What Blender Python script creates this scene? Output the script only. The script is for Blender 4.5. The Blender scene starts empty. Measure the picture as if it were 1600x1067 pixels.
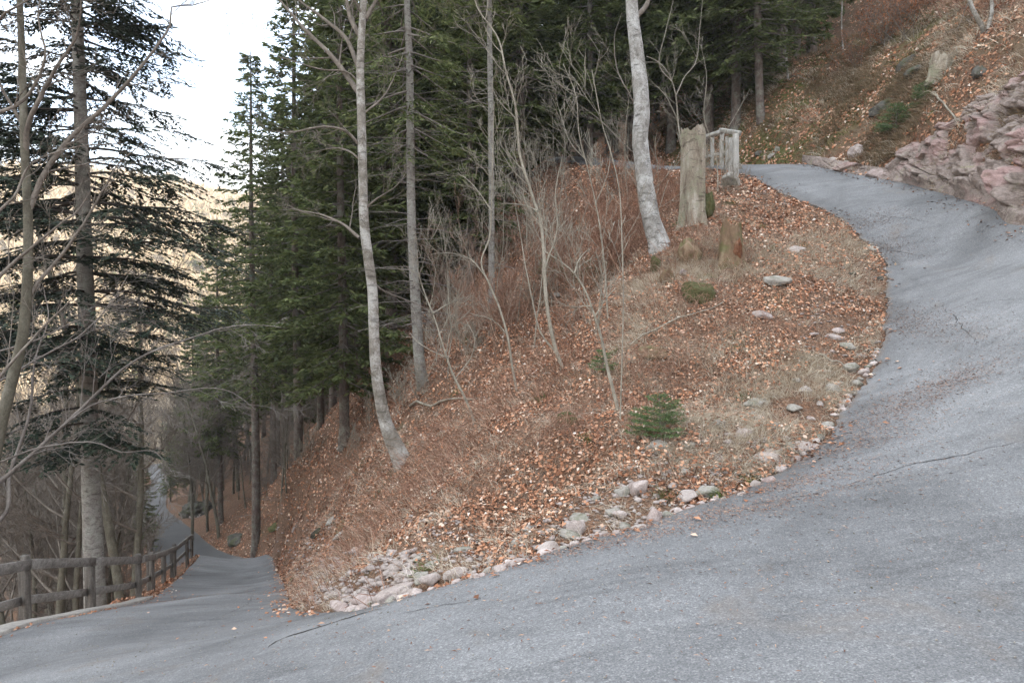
import bpy, math, random
import numpy as np
from mathutils import Vector, Matrix, noise

random.seed(7)
RNG = np.random.default_rng(11)
SC = bpy.context.scene
COL = SC.collection
R = math.radians

# ------------------------------------------------------------------ camera, sky, sun
EYE = 1.6
F = 1067.0
PITCH = math.atan((533.5 - 500.0) / F)
cam_d = bpy.data.cameras.new("camera")
cam_d.lens = 24.0
cam_d.sensor_width = 36.0
cam_d.clip_start = 0.05
cam_d.clip_end = 6000
cam = bpy.data.objects.new("camera", cam_d)
cam.location = (0, 0, EYE)
cam.rotation_euler = (math.pi / 2 - PITCH, 0, 0)
COL.objects.link(cam)
SC.camera = cam

SUN_EL = 21.0
SUN_DIR = Vector((0.80, -0.60, 0)).normalized()      # horizontally, towards the sun
SUN_AZ = math.atan2(SUN_DIR.x, SUN_DIR.y)            # clockwise from +Y
world = bpy.data.worlds.new("World")
SC.world = world
world.use_nodes = True
wn = world.node_tree
wn.nodes.clear()
w_out = wn.nodes.new("ShaderNodeOutputWorld")
w_bg = wn.nodes.new("ShaderNodeBackground")
w_sky = wn.nodes.new("ShaderNodeTexSky")
w_sky.sky_type = 'NISHITA'
w_sky.sun_disc = False
w_sky.sun_elevation = R(SUN_EL)
w_sky.sun_rotation = SUN_AZ
w_sky.altitude = 900
w_sky.air_density = 1.0
w_sky.dust_density = 2.5
w_sky.ozone_density = 1.0
w_bg.inputs[1].default_value = 0.15
# thin bright cloud over the Nishita sky
w_tc = wn.nodes.new("ShaderNodeTexCoord")
w_map = wn.nodes.new("ShaderNodeMapping")
w_map.inputs["Scale"].default_value = (1, 1, 2.6)
w_cl = wn.nodes.new("ShaderNodeTexNoise")
w_cl.inputs["Scale"].default_value = 2.2
w_cl.inputs["Detail"].default_value = 6
w_cl.inputs["Roughness"].default_value = 0.6
w_mr = wn.nodes.new("ShaderNodeMapRange")
w_mr.inputs["From Min"].default_value = 0.42
w_mr.inputs["From Max"].default_value = 0.60
w_mr.inputs["To Min"].default_value = 0.22
w_mr.inputs["To Max"].default_value = 0.95
w_mx = wn.nodes.new("ShaderNodeMix")
w_mx.data_type = 'RGBA'
w_mx.inputs[7].default_value = (6.0, 6.1, 6.1, 1)
wn.links.new(w_tc.outputs["Generated"], w_map.inputs[0])
wn.links.new(w_map.outputs[0], w_cl.inputs["Vector"])
wn.links.new(w_cl.outputs["Fac"], w_mr.inputs[0])
wn.links.new(w_mr.outputs[0], w_mx.inputs[0])
wn.links.new(w_sky.outputs[0], w_mx.inputs[6])
wn.links.new(w_mx.outputs[2], w_bg.inputs[0])
wn.links.new(w_bg.outputs[0], w_out.inputs[0])

sun_d = bpy.data.lights.new("sun", 'SUN')
sun_d.energy = 4.2
sun_d.angle = R(0.5)
sun_d.color = (1.0, 0.9, 0.74)
sun = bpy.data.objects.new("sun", sun_d)
_sd = Vector((SUN_DIR.x * math.cos(R(SUN_EL)), SUN_DIR.y * math.cos(R(SUN_EL)), math.sin(R(SUN_EL))))
sun.rotation_euler = _sd.to_track_quat('Z', 'Y').to_euler()
sun.location = (30, -30, 60)
COL.objects.link(sun)

SC.view_settings.view_transform = 'Standard'
SC.view_settings.look = 'None'
SC.view_settings.exposure = 2.05
SC.view_settings.gamma = 1.0
SC.cycles.max_bounces = 5
SC.cycles.diffuse_bounces = 3
SC.cycles.transparent_max_bounces = 4


# ------------------------------------------------------------------ pixel + depth -> world
def P(px, py, Y):
    """World point seen at photo pixel (px, py), Y metres in front of the camera."""
    u = (px - 800.0) / F
    v = (533.5 - py) / F
    dx, dy, dz = u, math.cos(PITCH) + v * math.sin(PITCH), -math.sin(PITCH) + v * math.cos(PITCH)
    s = Y / dy
    return (dx * s, Y, EYE + dz * s)


# ------------------------------------------------------------------ terrain
class TPS:
    def __init__(self, pts, lam=0.0, scale=10.0):
        p = np.array(pts, float)
        self.s = scale
        self.c = p[:, :2] / scale
        n = len(p)
        K = self.k(self.c, self.c) + lam * np.eye(n)
        Q = np.hstack([np.ones((n, 1)), self.c])
        A = np.zeros((n + 3, n + 3))
        A[:n, :n] = K
        A[:n, n:] = Q
        A[n:, :n] = Q.T
        b = np.zeros(n + 3)
        b[:n] = p[:, 2]
        self.w = np.linalg.solve(A, b)

    @staticmethod
    def k(a, b):
        d2 = ((a[:, None, :] - b[None, :, :]) ** 2).sum(-1)
        return 0.5 * d2 * np.log(d2 + 1e-12)

    def __call__(self, x, y):
        q = np.stack([x, y], 1) / self.s
        out = np.empty(len(q))
        n = len(self.c)
        for i in range(0, len(q), 20000):
            c = q[i:i + 20000]
            out[i:i + 20000] = self.k(c, self.c) @ self.w[:n] + self.w[n] + c @ self.w[n + 1:]
        return out


def W(x, y, zrel):
    return (x, y, zrel + EYE)


# inner edge of the hairpin (the leafy slope's foot), from the far lower road round to the upper road
lower_c = [(-66, 125, -26.5, 3.0), (-47.3, 92, -22.0, 2.9), (-39.2, 74, -18.6, 2.9), (-32.2, 60, -16.8, 2.9),
           (-24.9, 48, -14.6, 2.9), (-18.6, 39, -13.5, 2.9), (-14.8, 33.8, -12.2, 2.9)]
lower_in, lower_out = [], []
for i, (x, y, z, w) in enumerate(lower_c):
    a = lower_c[max(i - 1, 0)]
    b = lower_c[min(i + 1, len(lower_c) - 1)]
    t = np.array([b[0] - a[0], b[1] - a[1]])
    t = t / np.linalg.norm(t)
    nrm = np.array([-t[1], t[0]])          # t runs towards the camera, nrm points right (up the slope)
    lower_in.append(W(x + nrm[0] * w / 2, y + nrm[1] * w / 2, z))
    lower_out.append(W(x - nrm[0] * w / 2, y - nrm[1] * w / 2, z - 0.05))
inner = lower_in + [P(421, 868, 29), P(430, 888, 24), P(441, 907, 18.5), P(449, 925, 14), P(454, 943, 10.8), P(462, 955, 8.6),
                    P(510, 959, 6.9), P(560, 957, 5.9), P(620, 945, 5.35), P(700, 916, 5.2), P(800, 888, 5.2), P(900, 855, 5.35),
                    P(1000, 825, 5.55), P(1100, 791, 5.85), P(1200, 752, 6.3), P(1255, 716, 6.8), P(1290, 690, 7.15), P(1318, 645, 7.8),
                    P(1352, 597, 8.7), P(1376, 550, 9.6), P(1385, 475, 11.4), P(1380, 405, 13.0), P(1343, 373, 14.0), P(1318, 345, 14.9),
                    P(1270, 322, 16.4), P(1210, 298, 18.2), P(1168, 275, 20.3), W(6.4, 22.6, 4.95), W(4.9, 25.2, 5.5), W(3.0, 28.8, 6.5), W(1.9, 33.5, 7.7), W(2.0, 39, 9.0), W(4.0, 47, 10.6)]
outer = lower_out + [P(312, 868, 29), P(290, 893, 24), P(262, 918, 18.5), P(228, 940, 14.6), P(130, 962, 11.6), P(0, 996, 9.0),
                     W(-6.4, 6.3, -4.0), W(-5.9, 4.4, -3.5), W(-5.3, 2.5, -3.0), W(-4.6, 0.6, -2.6), W(-3.5, -1.4, -2.2), W(-2.0, -3.0, -1.9), W(0.0, -3.9, -1.7),
                     W(2.4, -4.1, -1.6), W(5.0, -3.4, -1.4), W(7.2, -1.6, -1.2), W(8.7, 0.8, -0.9), W(9.5, 3.4, -0.4),
                     W(9.8, 5.8, 0.1), W(9.8, 8.0, 0.6), W(9.6, 10.2, 1.15), P(1600, 347, 12.1), P(1550, 328, 13.2), P(1500, 311, 14.4), P(1450, 297, 15.7),
                     P(1400, 285, 17.0), P(1300, 268, 19.6), W(9.1, 22.6, 5.1), W(7.8, 26.2, 5.6), W(5.9, 29.8, 6.6), W(4.7, 34.0, 7.8), W(4.7, 38.6, 9.0), W(6.5, 45.7, 10.6)]
road_mid = [W(0, 0, -1.6), P(800, 1067, 3.16), P(400, 1067, 3.95), P(200, 1067, 4.75), P(0, 1067, 5.9), P(1200, 1067, 2.92),
            P(1600, 1067, 2.75), P(1200, 900, 4.1), P(1600, 900, 3.7), P(1600, 700, 5.4), P(1600, 560, 7.3), P(1600, 450, 9.6),
            P(1450, 600, 8.0), P(1500, 400, 12.6), P(300, 990, 8.3), P(360, 930, 12.5), P(330, 960, 9.8)]


def smooth_line(pts, step=0.25):
    """Catmull-Rom through 3-D points, resampled."""
    p = np.array(pts, float)
    p = np.vstack([2 * p[0] - p[1], p, 2 * p[-1] - p[-2]])
    out = []
    for i in range(1, len(p) - 2):
        n = max(2, int(np.linalg.norm(p[i + 1] - p[i]) / step))
        t = np.linspace(0, 1, n, endpoint=False)[:, None]
        out.append(0.5 * (2 * p[i] + (p[i + 1] - p[i - 1]) * t + (2 * p[i - 1] - 5 * p[i] + 4 * p[i + 1] - p[i + 2]) * t ** 2
                          + (3 * p[i] - p[i - 1] - 3 * p[i + 1] + p[i + 2]) * t ** 3))
    out.append(p[-2][None])
    return np.vstack(out)


in_line = smooth_line(inner, 0.2)
out_line = smooth_line(outer, 0.2)
def thin(line, near, far):
    out, last = [line[0]], line[0]
    for p in line[1:]:
        if np.linalg.norm(p - last) > (near if np.hypot(p[0], p[1]) < 22 else far):
            out.append(p)
            last = p
    return out


e_in, e_out = thin(in_line, 1.0, 2.5), thin(out_line, 1.2, 2.5)
road_tps = TPS(e_in + e_out + [np.array(q) for q in road_mid], lam=1e-4)

slope_pts = [P(640, 850, 6.8), P(520, 905, 9.2), P(700, 750, 9.0), P(800, 800, 6.9), P(900, 790, 6.2), P(900, 650, 8.6), P(1040, 680, 7.4),
             P(1100, 550, 9.6), P(1000, 560, 9.9), P(850, 575, 11.2), P(965, 640, 8.9), P(1200, 450, 11.6), P(1150, 372, 13.6), P(1075, 350, 14.2),
             P(740, 655, 11.0), P(800, 610, 12.2), P(1250, 350, 15.2), P(1130, 292, 18.2), P(1300, 450, 11.7), P(1250, 560, 9.4),
             P(1020, 385, 14.8), P(628, 718, 12.5), P(660, 600, 16.5), P(560, 800, 12.5), P(480, 850, 16.0), P(430, 800, 27), P(760, 480, 19.5), P(900, 400, 20.5),
             P(970, 300, 24), P(500, 720, 24), P(560, 640, 26), P(397, 815, 33), P(345, 845, 35), P(462, 760, 30), P(470, 690, 40), P(340, 790, 46),
             P(1600, 280, 12.7), P(1600, 215, 13.3), P(1600, 130, 14.6), P(1480, 240, 15.2), P(1500, 150, 16.6), P(1400, 230, 18.3), P(1400, 130, 21), P(1540, 45, 17.5), P(1600, 0, 18), P(1330, 85, 27), P(1330, 200, 21.5),
             P(1190, 190, 26), P(1240, 100, 34), P(1180, 236, 25.5), P(1265, 235, 22.5), W(30, 20, 22), W(50, 0, 38), W(16, 10, 8.5), W(15, 2, 6.5), W(12, 0, 2.5),
             W(11.3, 4.5, 2.2), W(11.2, 8.0, 3.2), W(10, -5, 1.5), W(14, -6, 5.5), W(20, -20, 13), W(40, -35, 30), W(60, -50, 42), W(0, -8, -0.5), W(4, -16, 2), W(-8, -14, -6),
             W(-8, -4, -5.2), W(-10, 2, -7.0), W(-9.3, 8, -6.4), W(-9.4, 13, -7.2), W(-13, 10, -10), W(-12, 24, -12), W(-16, 20, -13.5), W(-20, 32, -17), W(-17.5, 30, -14.5), W(-30, 45, -22),
             W(-30, 20, -22), W(-50, 30, -33), W(-60, 60, -38), W(-50, 80, -30), W(-30, -10, -20), W(-60, -30, -34),
             W(-13, 46, -8.5), W(-3, 46, 3.0), W(-4, 35, -1.0), W(20, 46, 23), W(12, 34, 12.8), W(-28, 75, -10), W(0, 80, 21), W(25, 80, 34), W(5, 62, 16.5), W(60, 60, 50), W(60, 110, 55), W(-10, 120, 20), W(-80, 140, -40), W(-100, 40, -42)]
terr_tps = TPS(e_in + e_out + [np.array(q) for q in slope_pts], lam=2e-4)

_poly = np.vstack([np.array(thin(in_line, 0.35, 1.2))[:, :2], np.array(thin(out_line, 0.5, 1.2))[::-1, :2]])


def road_sd(x, y):
    """Signed distance to the road outline: negative on the asphalt."""
    q = np.stack([x, y], 1)
    out = np.full(len(q), 50.0)
    near = (q[:, 0] > -75) & (q[:, 0] < 20) & (q[:, 1] > -12) & (q[:, 1] < 135)
    idx = np.nonzero(near)[0]
    a = _poly
    b = np.roll(_poly, -1, 0)
    ab = b - a
    L2 = (ab ** 2).sum(1) + 1e-12
    for i in range(0, len(idx), 8000):
        ii = idx[i:i + 8000]
        c = q[ii]
        pa = c[:, None, :] - a[None]
        t = np.clip((pa * ab[None]).sum(-1) / L2[None], 0, 1)
        d = np.sqrt(((pa - t[..., None] * ab[None]) ** 2).sum(-1).min(1))
        cond = ((a[None, :, 1] > c[:, 1:2]) != (b[None, :, 1] > c[:, 1:2]))
        dy = np.where(np.abs(ab[:, 1]) < 1e-9, 1e-9, ab[:, 1])
        xi = a[None, :, 0] + (c[:, 1:2] - a[None, :, 1]) / dy[None] * ab[None, :, 0]
        ins = ((cond & (c[:, 0:1] < xi)).sum(1) % 2) == 1
        out[ii] = np.where(ins, -d, d)
    return out


def _hash(ix, iy, seed):
    h = (ix.astype(np.int64) * 374761393 + iy.astype(np.int64) * 668265263 + seed * 1442695041) & 0x7fffffff
    h = ((h ^ (h >> 13)) * 1274126177) & 0x7fffffff
    return ((h ^ (h >> 16)) & 0xffffff) / float(0xffffff)


def vnoise(x, y, seed=0):
    ix = np.floor(x)
    iy = np.floor(y)
    fx = x - ix
    fy = y - iy
    fx = fx * fx * (3 - 2 * fx)
    fy = fy * fy * (3 - 2 * fy)
    a = _hash(ix, iy, seed)
    b = _hash(ix + 1, iy, seed)
    c = _hash(ix, iy + 1, seed)
    d = _hash(ix + 1, iy + 1, seed)
    return (a * (1 - fx) + b * fx) * (1 - fy) + (c * (1 - fx) + d * fx) * fy


def fbm(x, y, octs=4, seed=0, gain=0.5):
    s = 0
    amp = 1.0
    tot = 0
    for o in range(octs):
        s = s + amp * (vnoise(x * 2 ** o + 17.3 * o, y * 2 ** o - 9.1 * o, seed + o) - 0.5)
        tot += amp
        amp *= gain
    return s / tot * 2


def sstep(a, b, t):
    t = np.clip((t - a) / (b - a), 0, 1)
    return t * t * (3 - 2 * t)


def far_h(x, y):
    """Valley and opposite mountain beyond the near hillside."""
    r = np.hypot(x, y)
    az = np.degrees(np.arctan2(x, y))
    opp = EYE - 38 + sstep(150, 430, r) * (102 + 26 * fbm(x / 90, y / 90, 4, 5)) + sstep(430, 1100, r) * 45
    hill = EYE + 14 + np.clip(x, -60, 260) * 0.42 + 10 * fbm(x / 60, y / 60, 3, 9)
    k = sstep(-16, 14, az) * sstep(200, 160, az)
    return opp * (1 - k) + hill * k


def H(x, y, detail=True, ret_sd=False):
    x = np.atleast_1d(np.asarray(x, float))
    y = np.atleast_1d(np.asarray(y, float))
    z = terr_tps(x, y)
    r = np.hypot(x, y)
    kf = sstep(95, 150, r)
    z = z * (1 - kf) + far_h(x, y) * kf
    sd = road_sd(x, y)
    off = np.clip(sd, 0, 50)
    if detail:
        m = sstep(0.0, 1.6, off) * (1 - kf * 0.5)
        z = z + m * (0.40 * fbm(x / 1.6, y / 1.6, 4, 1) + 0.10 * np.abs(fbm(x / 0.6, y / 0.6, 3, 2))) + sstep(0, 0.3, off) * 0.05 * fbm(x / 0.25, y / 0.25, 2, 3)
        m2 = sstep(3, 14, off)
        z = z + m2 * 0.7 * fbm(x / 5, y / 5, 3, 4)
    kr = 1 - sstep(0.0, 0.45, sd)
    zr = road_tps(x, y)
    z = np.where(kr > 0, z * (1 - kr) + zr * kr, z)
    if ret_sd:
        return z, sd
    return z


def G(px, py, y0=2.0, y1=150.0):
    """The terrain point seen at a photo pixel."""
    Y = np.geomspace(y0, y1, 1400)
    a = np.array(P(px, py, 1.0)) - np.array([0, 0, EYE])
    x = a[0] * Y
    z = EYE + a[2] * Y
    h = HZ(x, Y)
    below = np.nonzero(z < h)[0]
    if len(below) == 0:
        raise RuntimeError("ray %s %s misses the ground" % (px, py))
    i = below[0]
    if i == 0:
        return (x[0], Y[0], h[0])
    t0, t1 = z[i - 1] - h[i - 1], h[i] - z[i]
    t = t0 / (t0 + t1 + 1e-9)
    YY = Y[i - 1] + t * (Y[i] - Y[i - 1])
    return (a[0] * YY, YY, EYE + a[2] * YY)


def px_at(p):
    """Photo pixel of a world point (used to pick labels and densities only)."""
    dx, dy, dz = p[0], p[1], p[2] - EYE
    f = dy * math.cos(PITCH) - dz * math.sin(PITCH)
    v = dy * math.sin(PITCH) + dz * math.cos(PITCH)
    return 800 + F * dx / f, 533.5 - F * v / f


# ------------------------------------------------------------------ mesh helpers
class MB:
    def __init__(self):
        self.v, self.q, self.t, self.n = [], [], [], 0

    def add(self, v, q=None, t=None):
        v = np.asarray(v, float).reshape(-1, 3)
        if q is not None and len(q):
            self.q.append(np.asarray(q, np.int64) + self.n)
        if t is not None and len(t):
            self.t.append(np.asarray(t, np.int64) + self.n)
        self.v.append(v)
        self.n += len(v)

    def mesh(self, name, m, smooth=True):
        me = bpy.data.meshes.new(name)
        V = np.vstack(self.v) if self.v else np.zeros((0, 3))
        Q = np.vstack(self.q) if self.q else np.zeros((0, 4), np.int64)
        T = np.vstack(self.t) if self.t else np.zeros((0, 3), np.int64)
        me.vertices.add(len(V))
        me.vertices.foreach_set("co", V.astype(np.float32).ravel())
        nl = len(Q) * 4 + len(T) * 3
        me.loops.add(nl)
        me.polygons.add(len(Q) + len(T))
        me.loops.foreach_set("vertex_index", np.concatenate([Q.ravel(), T.ravel()]).astype(np.int32))
        st = np.concatenate([np.arange(len(Q)) * 4, len(Q) * 4 + np.arange(len(T)) * 3]).astype(np.int32)
        me.polygons.foreach_set("loop_start", st)
        me.update(calc_edges=True)
        me.validate()
        if smooth:
            me.polygons.foreach_set("use_smooth", np.ones(len(me.polygons), bool))
        if m is not None:
            me.materials.append(m)
        return me

    def build(self, name, m, parent=None, smooth=True):
        o = bpy.data.objects.new(name, self.mesh(name, m, smooth))
        COL.objects.link(o)
        if parent is not None:
            o.parent = parent
        return o


def tube(mb, pts, rad, sides=6, cap=True, rough=0.0):
    pts = np.asarray(pts, float)
    n = len(pts)
    rad = np.broadcast_to(np.asarray(rad, float), (n,)) if np.ndim(rad) == 0 else np.asarray(rad, float)
    tan = np.gradient(pts, axis=0)
    tan /= np.linalg.norm(tan, axis=1)[:, None] + 1e-9
    ref = np.array([0.0, 0.0, 1.0]) if abs(tan[0, 2]) < 0.8 else np.array([1.0, 0.0, 0.0])
    u = np.cross(tan, ref)
    u /= np.linalg.norm(u, axis=1)[:, None] + 1e-9
    w = np.cross(tan, u)
    a = np.arange(sides) * 2 * math.pi / sides
    rr = rad[:, None] * (1 + (RNG.random((n, sides)) - 0.5) * rough)
    V = pts[:, None, :] + rr[..., None] * (np.cos(a)[None, :, None] * u[:, None, :] + np.sin(a)[None, :, None] * w[:, None, :])
    i = np.arange(n - 1)[:, None] * sides
    j = np.arange(sides)[None]
    j2 = (j + 1) % sides
    Q = np.stack([i + j, i + j2, i + sides + j2, i + sides + j], -1).reshape(-1, 4)
    V = V.reshape(-1, 3)
    T = None
    if cap:
        V = np.vstack([V, pts[-1][None]])
        k = (n - 1) * sides
        T = np.stack([k + j[0], k + j2[0], np.full(sides, n * sides)], -1)
    mb.add(V, Q, T)


def box_between(mb, a, b, w, h, up=(0, 0, 1), jit=0.0):
    """A board from a to b with width w (sideways) and height h."""
    a = np.array(a, float)
    b = np.array(b, float)
    t = (b - a) / np.linalg.norm(b - a)
    s = np.cross(t, np.array(up, float))
    s /= np.linalg.norm(s)
    u = np.cross(s, t)
    n = 7
    rings = []
    bev = min(w, h) * 0.12
    prof = [(-w / 2 + bev, -h / 2), (w / 2 - bev, -h / 2), (w / 2, -h / 2 + bev), (w / 2, h / 2 - bev), (w / 2 - bev, h / 2), (-w / 2 + bev, h / 2), (-w / 2, h / 2 - bev), (-w / 2, -h / 2 + bev)]
    for i in range(n):
        c = a + (b - a) * i / (n - 1) + (RNG.random(3) - 0.5) * jit
        for (p, q) in prof:
            rings.append(c + s * (p + (random.random() - .5) * jit) + u * (q + (random.random() - .5) * jit))
    k = len(prof)
    Q = []
    for i in range(n - 1):
        for j in range(k):
            Q.append((i * k + j, i * k + (j + 1) % k, (i + 1) * k + (j + 1) % k, (i + 1) * k + j))
    T = []
    for j in range(1, k - 1):
        T.append((0, j + 1, j))
        T.append(((n - 1) * k, (n - 1) * k + j, (n - 1) * k + j + 1))
    mb.add(rings, Q, T)


def tag(o, label=None, cat=None, group=None, kind=None):
    if label:
        o["label"] = label
    if cat:
        o["category"] = cat
    if group:
        o["group"] = group
    if kind:
        o["kind"] = kind
    return o


def empty(name, loc, rz=0.0):
    o = bpy.data.objects.new(name, None)
    o.empty_display_size = 0.1
    o.location = loc
    o.rotation_euler = (0, 0, rz)
    COL.objects.link(o)
    return o


def copy_tree(src, loc, rz=0.0, s=1.0, label=None, group=None):
    r = src.copy()
    COL.objects.link(r)
    r.location = loc
    r.rotation_euler = (0, 0, rz)
    r.scale = (s, s, s) if np.ndim(s) == 0 else s
    if label:
        r["label"] = label
    if group:
        r["group"] = group
    for ch in list(src.children):
        c = ch.copy()
        COL.objects.link(c)
        c.parent = r
        for g in list(ch.children):
            d = g.copy()
            COL.objects.link(d)
            d.parent = c
    return r


# ------------------------------------------------------------------ materials
class NT:
    def __init__(self, name):
        self.m = bpy.data.materials.new(name)
        self.m.use_nodes = True
        self.t = self.m.node_tree
        self.b = self.t.nodes["Principled BSDF"]
        self.b.inputs["Roughness"].default_value = 0.85
        self.b.inputs["Specular IOR Level"].default_value = 0.25
        self._c = None

    def n(self, kind, **kw):
        nd = self.t.nodes.new(kind)
        for k, v in kw.items():
            setattr(nd, k, v)
        return nd

    def l(self, a, b):
        self.t.links.new(a, b)

    def coord(self, which="Object"):
        if self._c is None:
            self._c = self.n("ShaderNodeTexCoord")
        return self._c.outputs[which]

    def pos(self):
        return self.n("ShaderNodeNewGeometry").outputs["Position"]

    def mapping(self, src, scale=(1, 1, 1), rot=(0, 0, 0)):
        m = self.n("ShaderNodeMapping")
        m.inputs["Scale"].default_value = scale
        m.inputs["Rotation"].default_value = rot
        self.l(src, m.inputs[0])
        return m.outputs[0]

    def noise(self, src, scale, detail=4, rough=0.6, dist=0.0):
        nd = self.n("ShaderNodeTexNoise")
        nd.inputs["Scale"].default_value = scale
        nd.inputs["Detail"].default_value = detail
        nd.inputs["Roughness"].default_value = rough
        nd.inputs["Distortion"].default_value = dist
        if src is not None:
            self.l(src, nd.inputs["Vector"])
        return nd.outputs["Fac"]

    def voro(self, src, scale, feature='F1', out="Distance"):
        nd = self.n("ShaderNodeTexVoronoi", feature=feature)
        nd.inputs["Scale"].default_value = scale
        if src is not None:
            self.l(src, nd.inputs["Vector"])
        return nd.outputs[out]

    def ramp(self, fac, stops, interp='LINEAR'):
        r = self.n("ShaderNodeValToRGB")
        r.color_ramp.interpolation = interp
        els = r.color_ramp.elements
        while len(els) < len(stops):
            els.new(0.5)
        for e, (p, c) in zip(els, stops):
            e.position = p
            e.color = (*c, 1) if len(c) == 3 else c
        self.l(fac, r.inputs[0])
        return r.outputs[0]

    def val(self, fac, a, b, lo=0.0, hi=1.0):
        r = self.n("ShaderNodeMapRange")
        r.inputs["From Min"].default_value = a
        r.inputs["From Max"].default_value = b
        r.inputs["To Min"].default_value = lo
        r.inputs["To Max"].default_value = hi
        self.l(fac, r.inputs[0])
        return r.outputs[0]

    def mix(self, fac, a, b, mode='MIX'):
        x = self.n("ShaderNodeMix", data_type='RGBA', blend_type=mode)
        for s, v in ((x.inputs[0], fac), (x.inputs[6], a), (x.inputs[7], b)):
            if isinstance(v, (int, float)):
                s.default_value = v
            elif isinstance(v, tuple):
                s.default_value = (*v, 1)
            else:
                self.l(v, s)
        return x.outputs[2]

    def math(self, op, a, b=0.0):
        x = self.n("ShaderNodeMath", operation=op)
        for s, v in ((x.inputs[0], a), (x.inputs[1], b)):
            if isinstance(v, (int, float)):
                s.default_value = v
            else:
                self.l(v, s)
        return x.outputs[0]

    def island(self):
        return self.n("ShaderNodeNewGeometry").outputs["Random Per Island"]

    def color(self, c):
        if isinstance(c, tuple):
            self.b.inputs["Base Color"].default_value = (*c, 1)
        else:
            self.l(c, self.b.inputs["Base Color"])
        return self

    def rough(self, v):
        if isinstance(v, (int, float)):
            self.b.inputs["Roughness"].default_value = v
        else:
            self.l(v, self.b.inputs["Roughness"])
        return self

    def bump(self, h, strength=0.5, dist=0.01):
        bn = self.n("ShaderNodeBump")
        bn.inputs["Strength"].default_value = strength
        bn.inputs["Distance"].default_value = dist
        self.l(h, bn.inputs["Height"])
        self.l(bn.outputs[0], self.b.inputs["Normal"])
        return self


def mat_asphalt():
    t = NT("asphalt")
    p = t.pos()
    big = t.noise(p, 0.35, 5, 0.6, 0.8)
    mid = t.noise(t.mapping(p, (0.30, 1.3, 1.0), (0, 0, -0.5)), 1.5, 7, 0.72, 1.2)
    fine = t.noise(p, 95, 3, 0.75)
    grit = t.voro(p, 130, 'F1', "Color")
    gv = t.n("ShaderNodeSeparateColor")
    t.l(grit, gv.inputs[0])
    c = t.ramp(big, [(0.30, (0.118, 0.121, 0.125)), (0.48, (0.178, 0.182, 0.188)), (0.70, (0.236, 0.241, 0.248))])
    c = t.mix(0.62, c, t.ramp(mid, [(0.32, (0.26, 0.26, 0.26)), (0.45, (0.46, 0.46, 0.46)), (0.55, (0.52, 0.52, 0.52)), (0.72, (0.66, 0.66, 0.65))]), 'OVERLAY')
    c = t.mix(0.42, c, t.ramp(gv.outputs[0], [(0.0, (0.2, 0.2, 0.2)), (0.45, (0.45, 0.45, 0.45)), (0.85, (0.60, 0.60, 0.60)), (0.97, (1.0, 0.98, 0.95))]), 'OVERLAY')
    coarse = t.voro(p, 42, 'F1', "Color")
    cv = t.n("ShaderNodeSeparateColor")
    t.l(coarse, cv.inputs[0])
    c = t.mix(0.22, c, t.ramp(cv.outputs[1], [(0.0, (0.25, 0.25, 0.25)), (0.12, (0.48, 0.48, 0.48)), (0.85, (0.52, 0.52, 0.52)), (0.96, (0.95, 0.93, 0.9))]), 'OVERLAY')
    c = t.mix(0.45, c, t.ramp(fine, [(0.35, (0.2, 0.2, 0.2)), (0.65, (0.8, 0.8, 0.8))]), 'OVERLAY')
    c = t.mix(t.val(t.noise(p, 0.9, 4, 0.7, 1.0), 0.58, 0.76, 0, 0.45), c, (0.19, 0.150, 0.115))
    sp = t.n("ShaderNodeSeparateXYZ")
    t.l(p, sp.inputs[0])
    patch_and_shade = t.math('MULTIPLY', t.val(sp.outputs[1], 35.5, 37.0), t.val(sp.outputs[1], 52.0, 49.0, 0.8, 1.0))  # dark asphalt patch; beyond it the far road's shade is painted into the colour
    c = t.mix(t.math('MULTIPLY', patch_and_shade, t.val(sp.outputs[0], -12.0, -13.0, 0, 0.75)), c, (0.06, 0.06, 0.06))
    at = t.n("ShaderNodeAttribute", attribute_name="edge_dist")
    band = t.math('MULTIPLY', t.val(at.outputs["Fac"], 0.55, 0.25), t.val(t.noise(p, 1.1, 4, 0.6), 0.38, 0.6, 0.2, 1.0))
    c = t.mix(t.math('MULTIPLY', band, 0.55), c, (0.085, 0.085, 0.085))
    dirt = t.math('MULTIPLY', t.val(at.outputs["Fac"], 0.10, 0.0), t.val(t.noise(p, 7, 4, 0.7), 0.35, 0.6))
    c = t.mix(t.math('MULTIPLY', dirt, 0.8), c, (0.16, 0.12, 0.09))
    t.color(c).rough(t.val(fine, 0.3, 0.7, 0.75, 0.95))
    t.bump(t.math('ADD', t.math('MULTIPLY', t.voro(p, 130), 0.7), fine), 0.5, 0.004)
    return t.m


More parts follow.
